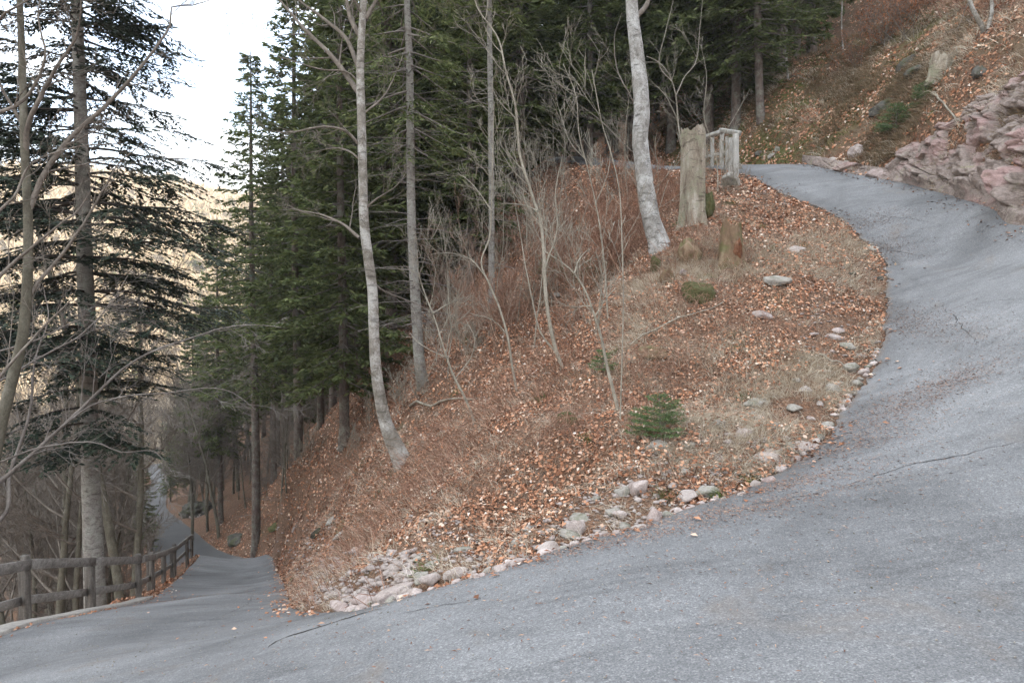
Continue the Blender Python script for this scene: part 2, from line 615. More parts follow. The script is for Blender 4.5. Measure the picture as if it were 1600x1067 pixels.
def mat_ground():
    t = NT("ground")
    p = t.pos()
    a = t.noise(p, 0.55, 5, 0.6, 0.5)
    b = t.noise(p, 14, 6, 0.7)
    cell = t.voro(p, 42, 'F1', "Color")
    sc = t.n("ShaderNodeSeparateColor")
    t.l(cell, sc.inputs[0])
    leafc = t.ramp(sc.outputs[0], [(0.0, (0.085, 0.040, 0.022)), (0.35, (0.20, 0.095, 0.052)), (0.7, (0.30, 0.160, 0.095)), (1.0, (0.42, 0.29, 0.20))])
    soil = t.ramp(b, [(0.3, (0.075, 0.052, 0.038)), (0.7, (0.24, 0.18, 0.135))])
    c = t.mix(t.val(b, 0.40, 0.6, 0.2, 0.95), soil, leafc)
    moss = t.ramp(t.noise(p, 30, 3, 0.6), [(0.3, (0.035, 0.045, 0.015)), (0.7, (0.11, 0.115, 0.045))])
    m = t.val(a, 0.60, 0.70, 0, 0.6)
    c = t.mix(m, c, moss)
    # mossy clearing beyond the upper road, heath on the bank above it
    sp = t.n("ShaderNodeSeparateXYZ")
    t.l(p, sp.inputs[0])
    zx = t.math('MULTIPLY', t.val(sp.outputs[0], 6.0, 8.0), t.val(sp.outputs[0], 17.0, 13.0))
    zy = t.math('MULTIPLY', t.val(sp.outputs[1], 20.0, 23.0), t.val(sp.outputs[1], 48.0, 38.0))
    zone = t.math('MULTIPLY', t.math('MULTIPLY', zx, zy), t.val(t.noise(p, 0.9, 4, 0.6), 0.36, 0.55))
    c = t.mix(zone, c, t.ramp(t.noise(p, 6, 5, 0.7), [(0.3, (0.05, 0.055, 0.018)), (0.5, (0.12, 0.125, 0.04)), (0.75, (0.21, 0.19, 0.08))]))
    bank = t.math('MULTIPLY', t.math('MULTIPLY', t.val(sp.outputs[0], 9.0, 10.5), t.val(sp.outputs[1], 10.0, 13.0)), t.val(t.noise(p, 1.3, 5, 0.65), 0.42, 0.58, 0, 0.85))
    c = t.mix(bank, c, t.ramp(t.noise(p, 5, 5, 0.7), [(0.3, (0.09, 0.06, 0.038)), (0.55, (0.20, 0.145, 0.09)), (0.75, (0.34, 0.26, 0.18))]))
    t.color(c).rough(0.95)
    t.bump(t.math('ADD', b, t.voro(p, 42)), 0.9, 0.04)
    return t.m


def mat_far():
    t = NT("far_woodland_floor")
    p = t.pos()
    a = t.noise(p, 0.05, 6, 0.7, 0.4)
    b = t.noise(p, 0.5, 6, 0.75)
    c = t.ramp(a, [(0.35, (0.24, 0.185, 0.12)), (0.55, (0.36, 0.28, 0.18)), (0.7, (0.16, 0.15, 0.08))])
    c = t.mix(0.6, c, t.ramp(b, [(0.3, (0.15, 0.15, 0.15)), (0.7, (0.85, 0.85, 0.85))]), 'OVERLAY')
    t.color(c).rough(1.0)
    t.bump(b, 1.0, 2.0)
    return t.m


def mat_island(name, stops, rough=0.8, trans=0.0, var=None):
    t = NT(name)
    c = t.ramp(t.island(), stops)
    if var:
        c = t.mix(0.75, c, t.ramp(t.noise(t.pos(), var, 3, 0.6), [(0.3, (0.25, 0.25, 0.25)), (0.7, (0.75, 0.75, 0.75))]), 'OVERLAY')
    t.color(c).rough(rough)
    if trans:
        tr = t.n("ShaderNodeBsdfTranslucent")
        t.l(c, tr.inputs[0])
        mx = t.n("ShaderNodeMixShader")
        mx.inputs[0].default_value = trans
        t.l(t.b.outputs[0], mx.inputs[1])
        t.l(tr.outputs[0], mx.inputs[2])
        t.l(mx.outputs[0], t.t.nodes["Material Output"].inputs[0])
    return t.m


def mat_bark(name, dark, mid, light, lichen=None, scale=6.0, stretch=(1, 1, 0.25), bump=0.5, spots=0.0):
    t = NT(name)
    p = t.mapping(t.pos(), stretch)
    a = t.noise(p, scale, 6, 0.7, 0.6)
    c = t.ramp(a, [(0.3, dark), (0.5, mid), (0.72, light)])
    if lichen:
        c = t.mix(t.val(t.noise(t.pos(), scale * 0.5, 5, 0.75), 0.48, 0.62, 0, 0.75), c, lichen)
    fine = t.noise(t.pos(), scale * 8, 4, 0.7)
    c = t.mix(0.5, c, t.ramp(fine, [(0.3, (0.25, 0.25, 0.25)), (0.7, (0.75, 0.75, 0.75))]), 'OVERLAY')
    if spots:
        s = t.noise(t.mapping(t.pos(), (0.6, 0.6, 2.2)), scale * 1.3, 3, 0.5)
        c = t.mix(t.val(s, 0.60, 0.66, 0, spots), c, tuple(x * 0.35 for x in dark))
    t.color(c).rough(0.9)
    t.bump(t.math('ADD', a, fine), bump, 0.02)
    return t.m


def mat_stone(name, a, b, c3, scale=5.0, moss=0.0, vary=0.55):
    t = NT(name)
    oi = t.n("ShaderNodeObjectInfo")
    p = t.pos()
    n1 = t.noise(p, scale, 6, 0.65, 0.8)
    c = t.ramp(n1, [(0.3, a), (0.5, b), (0.7, c3)])
    c = t.mix(t.val(oi.outputs["Random"], 0, 1, 0.0, vary), c, (0.36, 0.34, 0.31))
    fine = t.noise(p, scale * 12, 4, 0.7)
    c = t.mix(0.5, c, t.ramp(fine, [(0.3, (0.25, 0.25, 0.25)), (0.7, (0.75, 0.75, 0.75))]), 'OVERLAY')
    c = t.mix(t.val(t.noise(p, scale * 1.7, 5, 0.7), 0.52, 0.68, 0, 0.6), c, (0.15, 0.115, 0.085))
    if moss:
        c = t.mix(t.val(t.noise(p, scale * 0.6, 4, 0.7), 0.5, 0.62, 0, moss), c, (0.07, 0.085, 0.03))
    t.color(c).rough(0.9)
    t.bump(t.math('ADD', n1, t.math('MULTIPLY', fine, 0.4)), 0.6, 0.02)
    return t.m


M = {}
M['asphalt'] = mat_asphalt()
M['ground'] = mat_ground()
M['far'] = mat_far()
M['fir_twig'] = None
M['leaf'] = mat_island("dry_beech_leaf", [(0, (0.11, 0.052, 0.030)), (0.25, (0.26, 0.112, 0.060)), (0.55, (0.43, 0.205, 0.112)), (0.8, (0.53, 0.30, 0.19)), (0.94, (0.60, 0.44, 0.33)), (1.0, (0.76, 0.66, 0.57))], 0.7, 0.0, 1.3)
M['orange_leaf'] = mat_island("clinging_leaf", [(0, (0.16, 0.06, 0.03)), (0.5, (0.34, 0.14, 0.07)), (1.0, (0.50, 0.24, 0.13))], 0.7, 0.25)
M['straw'] = mat_island("dry_grass_blade", [(0, (0.26, 0.20, 0.14)), (0.35, (0.50, 0.41, 0.31)), (0.75, (0.68, 0.61, 0.49)), (1, (0.82, 0.77, 0.66))], 0.8, 0.15)
M['green_grass'] = mat_island("green_grass_blade", [(0, (0.05, 0.08, 0.02)), (0.6, (0.11, 0.17, 0.045)), (1, (0.25, 0.26, 0.11))], 0.7, 0.2)
M['heather'] = mat_island("heath_stem", [(0, (0.09, 0.07, 0.04)), (0.5, (0.20, 0.15, 0.09)), (1, (0.36, 0.27, 0.18))], 0.9)
M['bramble'] = mat_island("dead_bramble", [(0, (0.13, 0.065, 0.045)), (0.5, (0.29, 0.155, 0.105)), (1, (0.46, 0.32, 0.23))], 0.85)
M['needle'] = mat_island("spruce_needle", [(0, (0.060, 0.080, 0.030)), (0.5, (0.115, 0.145, 0.052)), (1, (0.21, 0.235, 0.10))], 0.6, 0.35, 1.2)
M['needle_dark'] = mat_island("fir_needle", [(0, (0.018, 0.030, 0.022)), (0.5, (0.036, 0.055, 0.036)), (1, (0.07, 0.085, 0.055))], 0.6, 0.1, 1.5)
M['needle_light'] = mat_island("young_needle", [(0, (0.055, 0.095, 0.035)), (0.5, (0.11, 0.175, 0.065)), (1, (0.19, 0.25, 0.11))], 0.6, 0.15)
M['spruce_bark'] = mat_bark("spruce_bark", (0.06, 0.045, 0.036), (0.13, 0.10, 0.085), (0.22, 0.185, 0.16), (0.22, 0.23, 0.19), 8, (1, 1, 0.5), 0.8)
M['grey_spruce_bark'] = mat_bark("grey_spruce_bark", (0.14, 0.125, 0.11), (0.25, 0.235, 0.215), (0.36, 0.345, 0.32), (0.33, 0.34, 0.30), 9, (1, 1, 1.6), 0.7, 0.5)
M['beech_bark'] = mat_bark("beech_bark", (0.12, 0.105, 0.085), (0.24, 0.22, 0.19), (0.38, 0.36, 0.33), (0.46, 0.455, 0.43), 5, (1, 1, 1.0), 0.5, 0.45)
M['twig'] = mat_bark("twig_bark", (0.10, 0.085, 0.070), (0.18, 0.155, 0.13), (0.30, 0.27, 0.235), None, 3, (1, 1, 1), 0.1)
M['sapling_bark'] = mat_bark("sapling_bark", (0.17, 0.15, 0.12), (0.28, 0.255, 0.205), (0.40, 0.375, 0.315), None, 5, (1, 1, 0.6), 0.2)
M['olive_bark'] = mat_bark('olive_bark', (0.07, 0.062, 0.048), (0.13, 0.12, 0.09), (0.21, 0.20, 0.165), None, 5, (1, 1, 0.6), 0.3)
M['big_beech_bark'] = mat_bark('lichened_beech_bark', (0.13, 0.12, 0.105), (0.29, 0.28, 0.26), (0.45, 0.445, 0.43), (0.58, 0.585, 0.575), 6, (1, 1, 0.9), 0.6, 0.6)
M['post_wood'] = mat_bark('weathered_post', (0.06, 0.052, 0.045), (0.12, 0.108, 0.096), (0.20, 0.185, 0.165), None, 4, (6, 6, 0.5), 0.5)
M['dead_twig'] = mat_bark("dead_twig", (0.10, 0.085, 0.075), (0.18, 0.16, 0.145), (0.28, 0.26, 0.235), None, 3, (1, 1, 1), 0.1)
M['fir_twig'] = mat_bark('fir_twig', (0.035, 0.030, 0.026), (0.07, 0.06, 0.052), (0.12, 0.105, 0.09), None, 3, (1, 1, 1), 0.1)
M['old_wood'] = mat_bark("weathered_plank", (0.13, 0.12, 0.108), (0.24, 0.225, 0.208), (0.36, 0.345, 0.32), None, 9, (0.8, 0.8, 1.6), 0.5)
M['pale_wood'] = mat_bark("bleached_plank", (0.27, 0.26, 0.235), (0.40, 0.39, 0.36), (0.52, 0.51, 0.48), None, 9, (1, 1, 0.2), 0.4)
M['stump'] = mat_bark("barkless_stump", (0.13, 0.095, 0.07), (0.32, 0.275, 0.215), (0.55, 0.51, 0.44), (0.27, 0.28, 0.19), 5, (1, 1, 0.28), 1.0, 0.5)
M['rotten'] = mat_bark("rotten_stump", (0.09, 0.06, 0.04), (0.21, 0.14, 0.09), (0.32, 0.25, 0.17), (0.12, 0.13, 0.05), 7, (1, 1, 0.25), 0.9)
M['orange_rot'] = mat_bark("orange_rotten_heartwood", (0.09, 0.045, 0.028), (0.20, 0.085, 0.045), (0.28, 0.17, 0.11), None, 14, (1, 1, 0.4), 0.8)
M['moss'] = mat_bark("moss", (0.05, 0.05, 0.022), (0.10, 0.105, 0.042), (0.19, 0.165, 0.085), None, 20, (1, 1, 1), 1.0)
M['stone'] = mat_stone("pinkish_stone", (0.24, 0.185, 0.17), (0.38, 0.31, 0.29), (0.54, 0.47, 0.445), 6)
M['grey_stone'] = mat_stone("lichened_stone", (0.18, 0.165, 0.145), (0.29, 0.27, 0.24), (0.40, 0.38, 0.34), 6, 0.5)
M['dark_stone'] = mat_stone("mossy_rock", (0.035, 0.034, 0.03), (0.075, 0.072, 0.062), (0.14, 0.13, 0.115), 4, 0.6, 0.05)


# ------------------------------------------------------------------ ground sheet
GRID = {}


def HZ(x, y, what='z'):
    """Height (or distance to the road) read from the finished ground sheet."""
    x = np.atleast_1d(np.asarray(x, float))
    y = np.atleast_1d(np.asarray(y, float))
    a = np.arctan2(x, y)
    r = np.hypot(x, y)
    fi = np.clip(np.interp(a, GRID['az'], np.arange(len(GRID['az']))), 0, len(GRID['az']) - 1.001)
    fj = np.clip(np.interp(r, GRID['rr'], np.arange(len(GRID['rr']))), 0, len(GRID['rr']) - 1.001)
    i, j = fi.astype(int), fj.astype(int)
    u, v = fi - i, fj - j
    Z = GRID[what]
    return (Z[j, i] * (1 - u) + Z[j, i + 1] * u) * (1 - v) + (Z[j + 1, i] * (1 - u) + Z[j + 1, i + 1] * u) * v


def hz(x, y):
    return float(HZ(x, y)[0])


def normals(x, y, e=0.12):
    gx = (HZ(x + e, y) - HZ(x - e, y)) / (2 * e)
    gy = (HZ(x, y + e) - HZ(x, y - e)) / (2 * e)
    n = np.stack([-gx, -gy, np.ones_like(gx)], 1)
    return n / np.linalg.norm(n, axis=1)[:, None]


def build_ground():
    az = np.concatenate([np.arange(-180, -52, 3.0), np.arange(-52, -42, 0.5), np.arange(-42, 42, 0.15), np.arange(42, 52, 0.5), np.arange(52, 180, 3.0)])
    rr = np.concatenate([[0.0], np.geomspace(0.9, 130, 360), np.geomspace(134, 1500, 110)])
    A, Rr = np.meshgrid(np.radians(az), rr)
    x = (Rr * np.sin(A)).ravel()
    y = (Rr * np.cos(A)).ravel()
    z, sd = H(x, y, ret_sd=True)
    GRID['az'], GRID['rr'] = np.radians(az), rr
    GRID['z'] = z.reshape(len(rr), len(az))
    GRID['sd'] = sd.reshape(len(rr), len(az))
    z = z - 0.10 * (1 - sstep(-0.12, -0.01, sd))
    V = np.stack([x, y, z], 1)
    na, nr = len(az), len(rr)
    i = np.arange(nr - 1)[:, None] * na
    j = np.arange(na)[None]
    j2 = (j + 1) % na
    Q = np.stack([i + j, i + na + j, i + na + j2, i + j2], -1).reshape(-1, 4)
    cen = V[Q].mean(1)
    far = np.hypot(cen[:, 0], cen[:, 1]) > 132
    for nm, sel, m in (("ground", ~far, M['ground']), ("hills", far, M['far'])):
        q = Q[sel]
        used, inv = np.unique(q.ravel(), return_inverse=True)
        mb = MB()
        mb.add(V[used], inv.reshape(-1, 4)[:, ::-1])
        o = mb.build(nm, m)
        o["kind"] = "structure"


build_ground()


def resample(line, n):
    seg = np.linalg.norm(np.diff(line[:, :2], axis=0), axis=1)
    s = np.concatenate([[0], np.cumsum(seg)])
    t = np.linspace(0, s[-1], n)
    return np.stack([np.interp(t, s, line[:, k]) for k in range(3)], 1)


def build_road():
    # pair the two edges stretch by stretch so the ribbon never folds
    nl = len(lower_in)
    a_parts, b_parts = [], []
    # matched control indices: far lower part, lower road to the curb, the bend, the upper road
    ia = [0, nl - 1, nl + 4, nl + 8, nl + 15, nl + 20, nl + 23, nl + 26, len(inner) - 1]
    ib = [0, nl - 1, nl + 3, nl + 6, nl + 14, nl + 19, nl + 22, nl + 26, len(outer) - 1]

    def cut(line, ctrl, i0, i1, n):
        c = np.array(ctrl)[:, :2]
        k0 = ((line[:, :2] - c[i0]) ** 2).sum(1).argmin()
        k1 = ((line[:, :2] - c[i1]) ** 2).sum(1).argmin()
        return resample(line[k0:k1 + 1], n)
    for (a0, a1, b0, b1) in zip(ia[:-1], ia[1:], ib[:-1], ib[1:]):
        la = in_line
        n = 110
        a_parts.append(cut(in_line, inner, a0, a1, n)[:-1])
        b_parts.append(cut(out_line, outer, b0, b1, n)[:-1])
    a = np.vstack(a_parts)
    b = np.vstack(b_parts)
    m = 70
    # ragged edges
    t = np.linspace(0, 1, m)
    wob = 0.08 * fbm(np.arange(len(a)) * 0.21, np.zeros(len(a)), 3, 31) + 0.035 * fbm(np.arange(len(a)) * 0.9, np.zeros(len(a)), 2, 32)
    d = b[:, :2] - a[:, :2]
    L = np.linalg.norm(d, axis=1)[:, None]
    a2 = a[:, :2] + d / L * (wob[:, None] + 0.0)
    b2 = b[:, :2] - d / L * (wob[::-1][:, None] * 0.6)
    X = a2[:, None, :] + (b2 - a2)[:, None, :] * t[None, :, None]
    x = X[..., 0].ravel()
    y = X[..., 1].ravel()
    z = road_tps(x, y) + 0.012 * fbm(x / 1.3, y / 1.3, 3, 40) + 0.025
    V = np.stack([x, y, z], 1)
    n = len(a)
    i = np.arange(n - 1)[:, None] * m
    j = np.arange(m - 1)[None]
    Q = np.stack([i + j, i + m + j, i + m + j + 1, i + j + 1], -1).reshape(-1, 4)
    mb = MB()
    mb.add(V, Q[:, ::-1])
    # thickness along both edges
    for col, flip in ((0, False), (m - 1, True)):
        top = V.reshape(n, m, 3)[:, col]
        low = top - np.array([0, 0, 0.14])
        vv = np.vstack([top, low])
        k = np.arange(n - 1)
        q = np.stack([k, k + 1, n + k + 1, n + k], 1)
        mb.add(vv, q if not flip else q[:, ::-1])
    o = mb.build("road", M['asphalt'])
    at = o.data.attributes.new("edge_dist", 'FLOAT', 'POINT')
    ed = np.concatenate([(t[None, :] * L).ravel(), np.zeros(4 * n)])
    at.data.foreach_set("value", ed.astype(np.float32))
    o["kind"] = "structure"


build_road()


# ------------------------------------------------------------------ scattered small faces
def quads_at(mb, c, d, s, L, Wd, bend=0.0, nrm=None):
    """Diamond blades: centre-line start c, direction d, side s, length L, half width Wd."""
    L = np.asarray(L)[:, None]
    Wd = np.asarray(Wd)[:, None]
    up = np.cross(s, d) if nrm is None else nrm
    b = np.asarray(bend)
    b = b[:, None] if b.ndim else b
    p0 = c
    p1 = c + d * L * 0.5 + s * Wd + up * b * L
    p2 = c + d * L
    p3 = c + d * L * 0.5 - s * Wd + up * b * L
    V = np.stack([p0, p1, p2, p3], 1).reshape(-1, 3)
    n = len(c)
    mb.add(V, np.arange(n * 4).reshape(n, 4))


def unit(v):
    return v / (np.linalg.norm(v, axis=-1, keepdims=True) + 1e-9)


def rand_unit(n):
    return unit(RNG.normal(size=(n, 3)))


def near_points(n, r0, r1, falloff, az0=-42, az1=42, rmin_full=9.0):
    """World-space scatter with a density that thins with distance."""
    rs = np.linspace(r0, r1, 2000)
    dens = rs * np.minimum(1, (rmin_full / rs)) ** falloff
    cdf = np.cumsum(dens)
    cdf /= cdf[-1]
    r = np.interp(RNG.random(n), cdf, rs)
    a = np.radians(az0 + (az1 - az0) * RNG.random(n))
    return r * np.sin(a), r * np.cos(a)


# ------------------------------------------------------------------ bare trees
def grow(mb, p, d, L, r, depth, rng, kids=5, wob=0.25, up=0.08, ratio=0.55, spread=0.8, rmin=0.003, tips=None, start=0.2, seg=6):
    n = max(3, int(seg))
    pts = [np.array(p, float)]
    d = np.array(d, float)
    d /= np.linalg.norm(d)
    for i in range(n):
        d = d + (rng.random(3) - 0.5) * wob + np.array([0, 0, up])
        d /= np.linalg.norm(d)
        pts.append(pts[-1] + d * L / n)
    pts = np.array(pts)
    t = np.linspace(0, 1, n + 1)
    rad = np.maximum(r * (1 - 0.75 * t), rmin)
    tube(mb, pts, rad, 6 if r > 0.03 else (4 if r > 0.012 else 3), cap=False)
    if tips is not None and depth <= 1:
        tips.append(pts)
    if depth <= 0:
        return
    for k in range(kids):
        f = start + (1 - start) * (k + rng.random()) / kids
        i = min(int(f * n), n - 1)
        q = pts[i] + (pts[i + 1] - pts[i]) * (f * n - i)
        dd = pts[i + 1] - pts[i]
        dd /= np.linalg.norm(dd)
        side = rng.normal(size=3)
        side -= dd * side.dot(dd)
        side /= np.linalg.norm(side) + 1e-9
        nd = dd + side * spread * (0.7 + 0.6 * rng.random())
        grow(mb, q, nd, L * ratio * (1.15 - 0.5 * f) * (0.7 + 0.6 * rng.random()), max(rad[i] * 0.55, rmin), depth - 1, rng,
             kids if depth > 1 else max(2, kids - 1), wob, up, ratio, spread, rmin, tips, 0.15, max(3, seg - 1))


def leaves_on(mb, tips, rng, n, size=(0.035, 0.06)):
    pts = np.vstack([t[len(t) // 3:] for t in tips])
    k = rng.integers(0, len(pts), n)
    c = pts[k] + rng.normal(size=(n, 3)) * 0.04
    d = unit(rng.normal(size=(n, 3)) + np.array([0, 0, -0.5]))
    s = unit(np.cross(d, rng.normal(size=(n, 3))))
    L = size[0] + (size[1] - size[0]) * rng.random(n)
    quads_at(mb, c, d, s, L, L * 0.32, 0.1)


# ------------------------------------------------------------------ conifers
def make_conifer(rng, height=22.0, base=4.0, rmax=2.6, r0=0.2, droop=0.25, whorl=0.42, sp_len=0.2, sp_w=0.03, dens=1.0, dead=30, lean=(0, 0), flat=0.3, top_pow=0.8, up_end=0.25):
    tr, br, cr = MB(), MB(), MB()
    n = 26
    t = np.linspace(0, 1, n)
    ax = np.stack([lean[0] * t * height + 0.04 * np.sin(t * 7 + rng.random()), lean[1] * t * height, t * height], 1)
    rad = r0 * (1 - t) ** 0.75 + 0.012
    rad[0] *= 1.3
    tube(tr, ax, rad, 12, rough=0.05)

    def axis(z):
        return np.array([np.interp(z, ax[:, 2], ax[:, 0]), np.interp(z, ax[:, 2], ax[:, 1]), z])
    # dead lower twigs
    for i in range(dead):
        z = 1.0 + (base + 1.5) * rng.random()
        a = rng.random() * 6.283
        L = 0.5 + 1.3 * rng.random()
        d = np.array([math.cos(a), math.sin(a), -0.15 + 0.25 * rng.random()])
        p = axis(z)
        pts = [p + d * L * s + np.array([0, 0, -0.12 * L * s * s]) + (rng.random(3) - .5) * 0.04 for s in np.linspace(0, 1, 5)]
        tube(br, pts, np.linspace(0.014, 0.004, 5), 3, cap=False)
        for j in range(3):
            q = pts[1 + j]
            e = d + (rng.random(3) - 0.5) * 1.4
            tube(br, [q, q + e * 0.15, q + e * 0.3 + np.array([0, 0, -0.04])], [0.006, 0.004, 0.003], 3, cap=False)
    z = base
    cs, ds, ss, Ls = [], [], [], []
    while z < height - 0.25:
        f = (z - base) / (height - base)
        env = rmax * (1 - f) ** top_pow * (0.35 + 0.65 * min(1, f * 6 + 0.35))
        nb = int(rng.integers(4, 7))
        a0 = rng.random() * 6.283
        for b in range(nb):
            a = a0 + b * 6.283 / nb + (rng.random() - .5) * 0.5
            L = env * (0.65 + 0.5 * rng.random()) + 0.12
            if rng.random() < 0.08:
                continue
            hd = np.array([math.cos(a), math.sin(a), 0])
            m = 8
            s = np.linspace(0, 1, m)
            rise = 0.35 * (f - 0.35)
            zz = L * (rise * s - droop * s ** 1.2 * (1.2 - f) + up_end * 0.5 * s ** 4)
            p0 = axis(z + (rng.random() - .5) * 0.2)
            side = np.array([-hd[1], hd[0], 0])
            curve = (rng.random() - .5) * 0.3
            pts = p0 + hd * (L * s)[:, None] + side * (curve * L * s * s)[:, None] + np.array([0, 0, 1]) * zz[:, None]
            tube(br, pts, np.linspace(0.012 + 0.009 * L, 0.004, m), 4, cap=False)
            # twigs both sides
            nt = int(max(4, L / 0.13) * dens)
            u = 0.15 + 0.85 * rng.random(nt)
            tp = np.stack([np.interp(u, s, pts[:, k]) for k in range(3)], 1)
            sd = np.where(rng.random(nt) < 0.5, -1, 1)[:, None]
            td = unit(hd * 0.75 + side * sd * (0.6 + 0.5 * rng.random(nt))[:, None] + np.array([0, 0, -1.0]) * (flat * (0.5 + rng.random(nt)))[:, None])
            tl = (0.16 + 0.30 * L * (1 - u) ** 0.6 * (0.5 + 0.6 * rng.random(nt))) * np.minimum(1, 0.4 + L)
            # sprigs along the twigs
            for g in range(5):
                w = (g + rng.random(nt)) / 5
                c = tp + td * (tl * w)[:, None]
                c[:, 2] -= 0.12 * tl * w * w
                s2 = np.where(rng.random(nt) < 0.5, -1, 1)[:, None]
                ps = unit(np.cross(td, np.array([0, 0, 1.0])))
                d = unit(td + ps * s2 * (0.3 + 0.6 * rng.random(nt))[:, None] + rng.normal(size=(nt, 3)) * 0.22)
                cs.append(c)
                ds.append(d)
                ss.append(unit(np.cross(d, np.array([0, 0, 1.0]) + rng.normal(size=(nt, 3)) * 0.5)))
                Ls.append(sp_len * (0.7 + 0.6 * rng.random(nt)))
            # sprigs on the axis and its tip
            k = max(3, int(L / 0.1))
            u = 0.25 + 0.8 * rng.random(k)
            c = np.stack([np.interp(u, s, pts[:, q]) for q in range(3)], 1)
            d = unit(hd + rng.normal(size=(k, 3)) * 0.4)
            cs.append(c)
            ds.append(d)
            ss.append(unit(np.cross(d, rng.normal(size=(k, 3)))))
            Ls.append(sp_len * (0.8 + 0.5 * rng.random(k)))
        z += whorl * (0.7 + 0.6 * rng.random()) * (1 if f < 0.8 else 0.7)
    c, d, s, L = np.vstack(cs), np.vstack(ds), np.vstack(ss), np.concatenate(Ls)
    quads_at(cr, c, d, s, L, sp_w * (0.7 + 0.6 * RNG.random(len(L))), 0.08)
    return tr, br, cr


def conifer(name, label, group, loc, bark, needle, rz=0.0, **kw):
    rng = np.random.default_rng(kw.pop('seed', 1))
    tr, br, cr = make_conifer(rng, **kw)
    r = empty(name, loc, rz)
    tag(r, label, "tree", group)
    tr.build("trunk", bark, r)
    br.build("branches", M['dead_twig'], r)
    cr.build("crown", needle, r, smooth=False)
    return r


def spot(px, Y, sink=0.15):
    x = (px - 800) / F * Y
    return (x, Y, hz(x, Y) - sink)


FOREST = "spruces standing close together on the hillside"
# prototypes, each placed as a tree of its own
cA = conifer("spruce_tree", "slender tall spruce with bare lower trunk beyond the end of the plank fence", FOREST, spot(396, 33), M['spruce_bark'], M['needle'],
             height=24.5, base=8.0, rmax=3.0, r0=0.21, seed=3, droop=0.32, dead=60, dens=1.0, sp_w=0.04, sp_len=0.24, whorl=0.42)
cB = conifer("spruce_tree", "dark spruce with straight brown trunk, right of the slender spruce by the lower road", FOREST, spot(463, 30), M['spruce_bark'], M['needle'],
             height=23.5, base=6.0, rmax=2.8, r0=0.2, seed=4, droop=0.3, dead=50, dens=1.5, sp_w=0.045, sp_len=0.26, whorl=0.38)
cC = conifer("spruce_tree", "bushy green spruce with branches low down, behind the bent beech trunk", FOREST, spot(535, 23), M['spruce_bark'], M['needle'],
             height=19.0, base=2.4, rmax=2.9, r0=0.17, seed=5, droop=0.26, dead=10, dens=1.7, sp_w=0.042, sp_len=0.25, whorl=0.36)
cD = conifer("spruce_tree", "tall dense spruce, left of the pale spruce trunk with dead twigs", FOREST, spot(610, 26), M['spruce_bark'], M['needle'],
             height=26.0, base=3.6, rmax=3.2, r0=0.22, seed=6, droop=0.34, dead=30, dens=1.7, flat=0.7, sp_w=0.045, sp_len=0.27, whorl=0.38)

near_c = [
    (cB, 560, 32, 1.05, "spruce glimpsed between the bent beech and the bushy green spruce"),
    (cD, 700, 27, 0.95, "dense spruce right of the pale trunk with dead twigs"),
    (cA, 745, 31, 1.0, "thin crowned spruce left of the grey trunk above the saplings"),
    (cC, 812, 29, 1.1, "green spruce behind the tallest thicket of saplings"),
    (cD, 905, 38, 0.72, "spruce just right of the gap of sky above the thicket"),
    (cA, 950, 34, 0.95, "spruce directly left of the big pale beech, behind it"),
    (cC, 1045, 31, 1.15, "bushy spruce behind the tall broken stump"),
    (cD, 1105, 29, 0.95, "spruce with hanging boughs above the grey railing"),
    (cC, 1145, 27.5, 1.05, "green spruce leaning its boughs over the top of the upper road"),
    (cB, 1218, 30, 1.1, "dark spruce behind the brown trunk at the top of the upper road"),
    (cD, 1262, 36, 1.0, "shaded spruce right of the trunks above the mossy bank"),
    (cA, 1325, 42, 1.0, "spruce at the upper edge of the mossy clearing"),
    (cC, 660, 31, 1.0, "spruce hidden behind the pale trunk with dead twigs"),
    (cB, 500, 36, 1.0, "spruce standing back between two brown trunks"),
    (cB, 340, 44, 0.85, "sunlit yellowish green spruce down the valley left of the slender spruce"),
    (cA, 425, 45, 0.9, "sparse spruce with light catching its tip, between two brown trunks"),
]
near_c += [
    (cC, 590, 28, 0.8, "lower green spruce filling the gap right of the bent beech"),
    (cC, 735, 24, 0.75, "young green spruce left of the thin grey trunk, behind the saplings"),
    (cD, 640, 38, 1.0, "tall spruce standing back between two pale trunks"),
    (cC, 790, 33, 0.85, "green spruce right of the thin grey trunk"),
    (cD, 845, 44, 0.55, "low spruce whose tip stops under the gap of sky"),
    (cC, 870, 36, 0.75, "low bushy spruce under the gap of sky"),
    (cC, 920, 29, 0.8, "bushy spruce among the brown shrubs left of the big pale beech"),
    (cD, 985, 36, 1.0, "dense spruce directly behind the big pale beech"),
    (cC, 1080, 36, 1.1, "bushy spruce above the small railing at the top"),
    (cC, 1170, 34, 1.1, "spruce right behind the brown trunk on the mossy bank"),
    (cC, 888, 52, 0.9, "far spruce closing the view along the upper road"), (cD, 925, 56, 0.8, "far spruce right of the one closing the view along the upper road"),
    (cC, 1240, 33, 0.9, "dark low spruce at the edge of the mossy bank"),
    (cD, 520, 42, 1.0, "tall dark spruce between the brown trunk and the bushy green one"),
]
for src, px, Y, s, lab in near_c:
    copy_tree(src, spot(px, Y), random.random() * 6, s, lab)

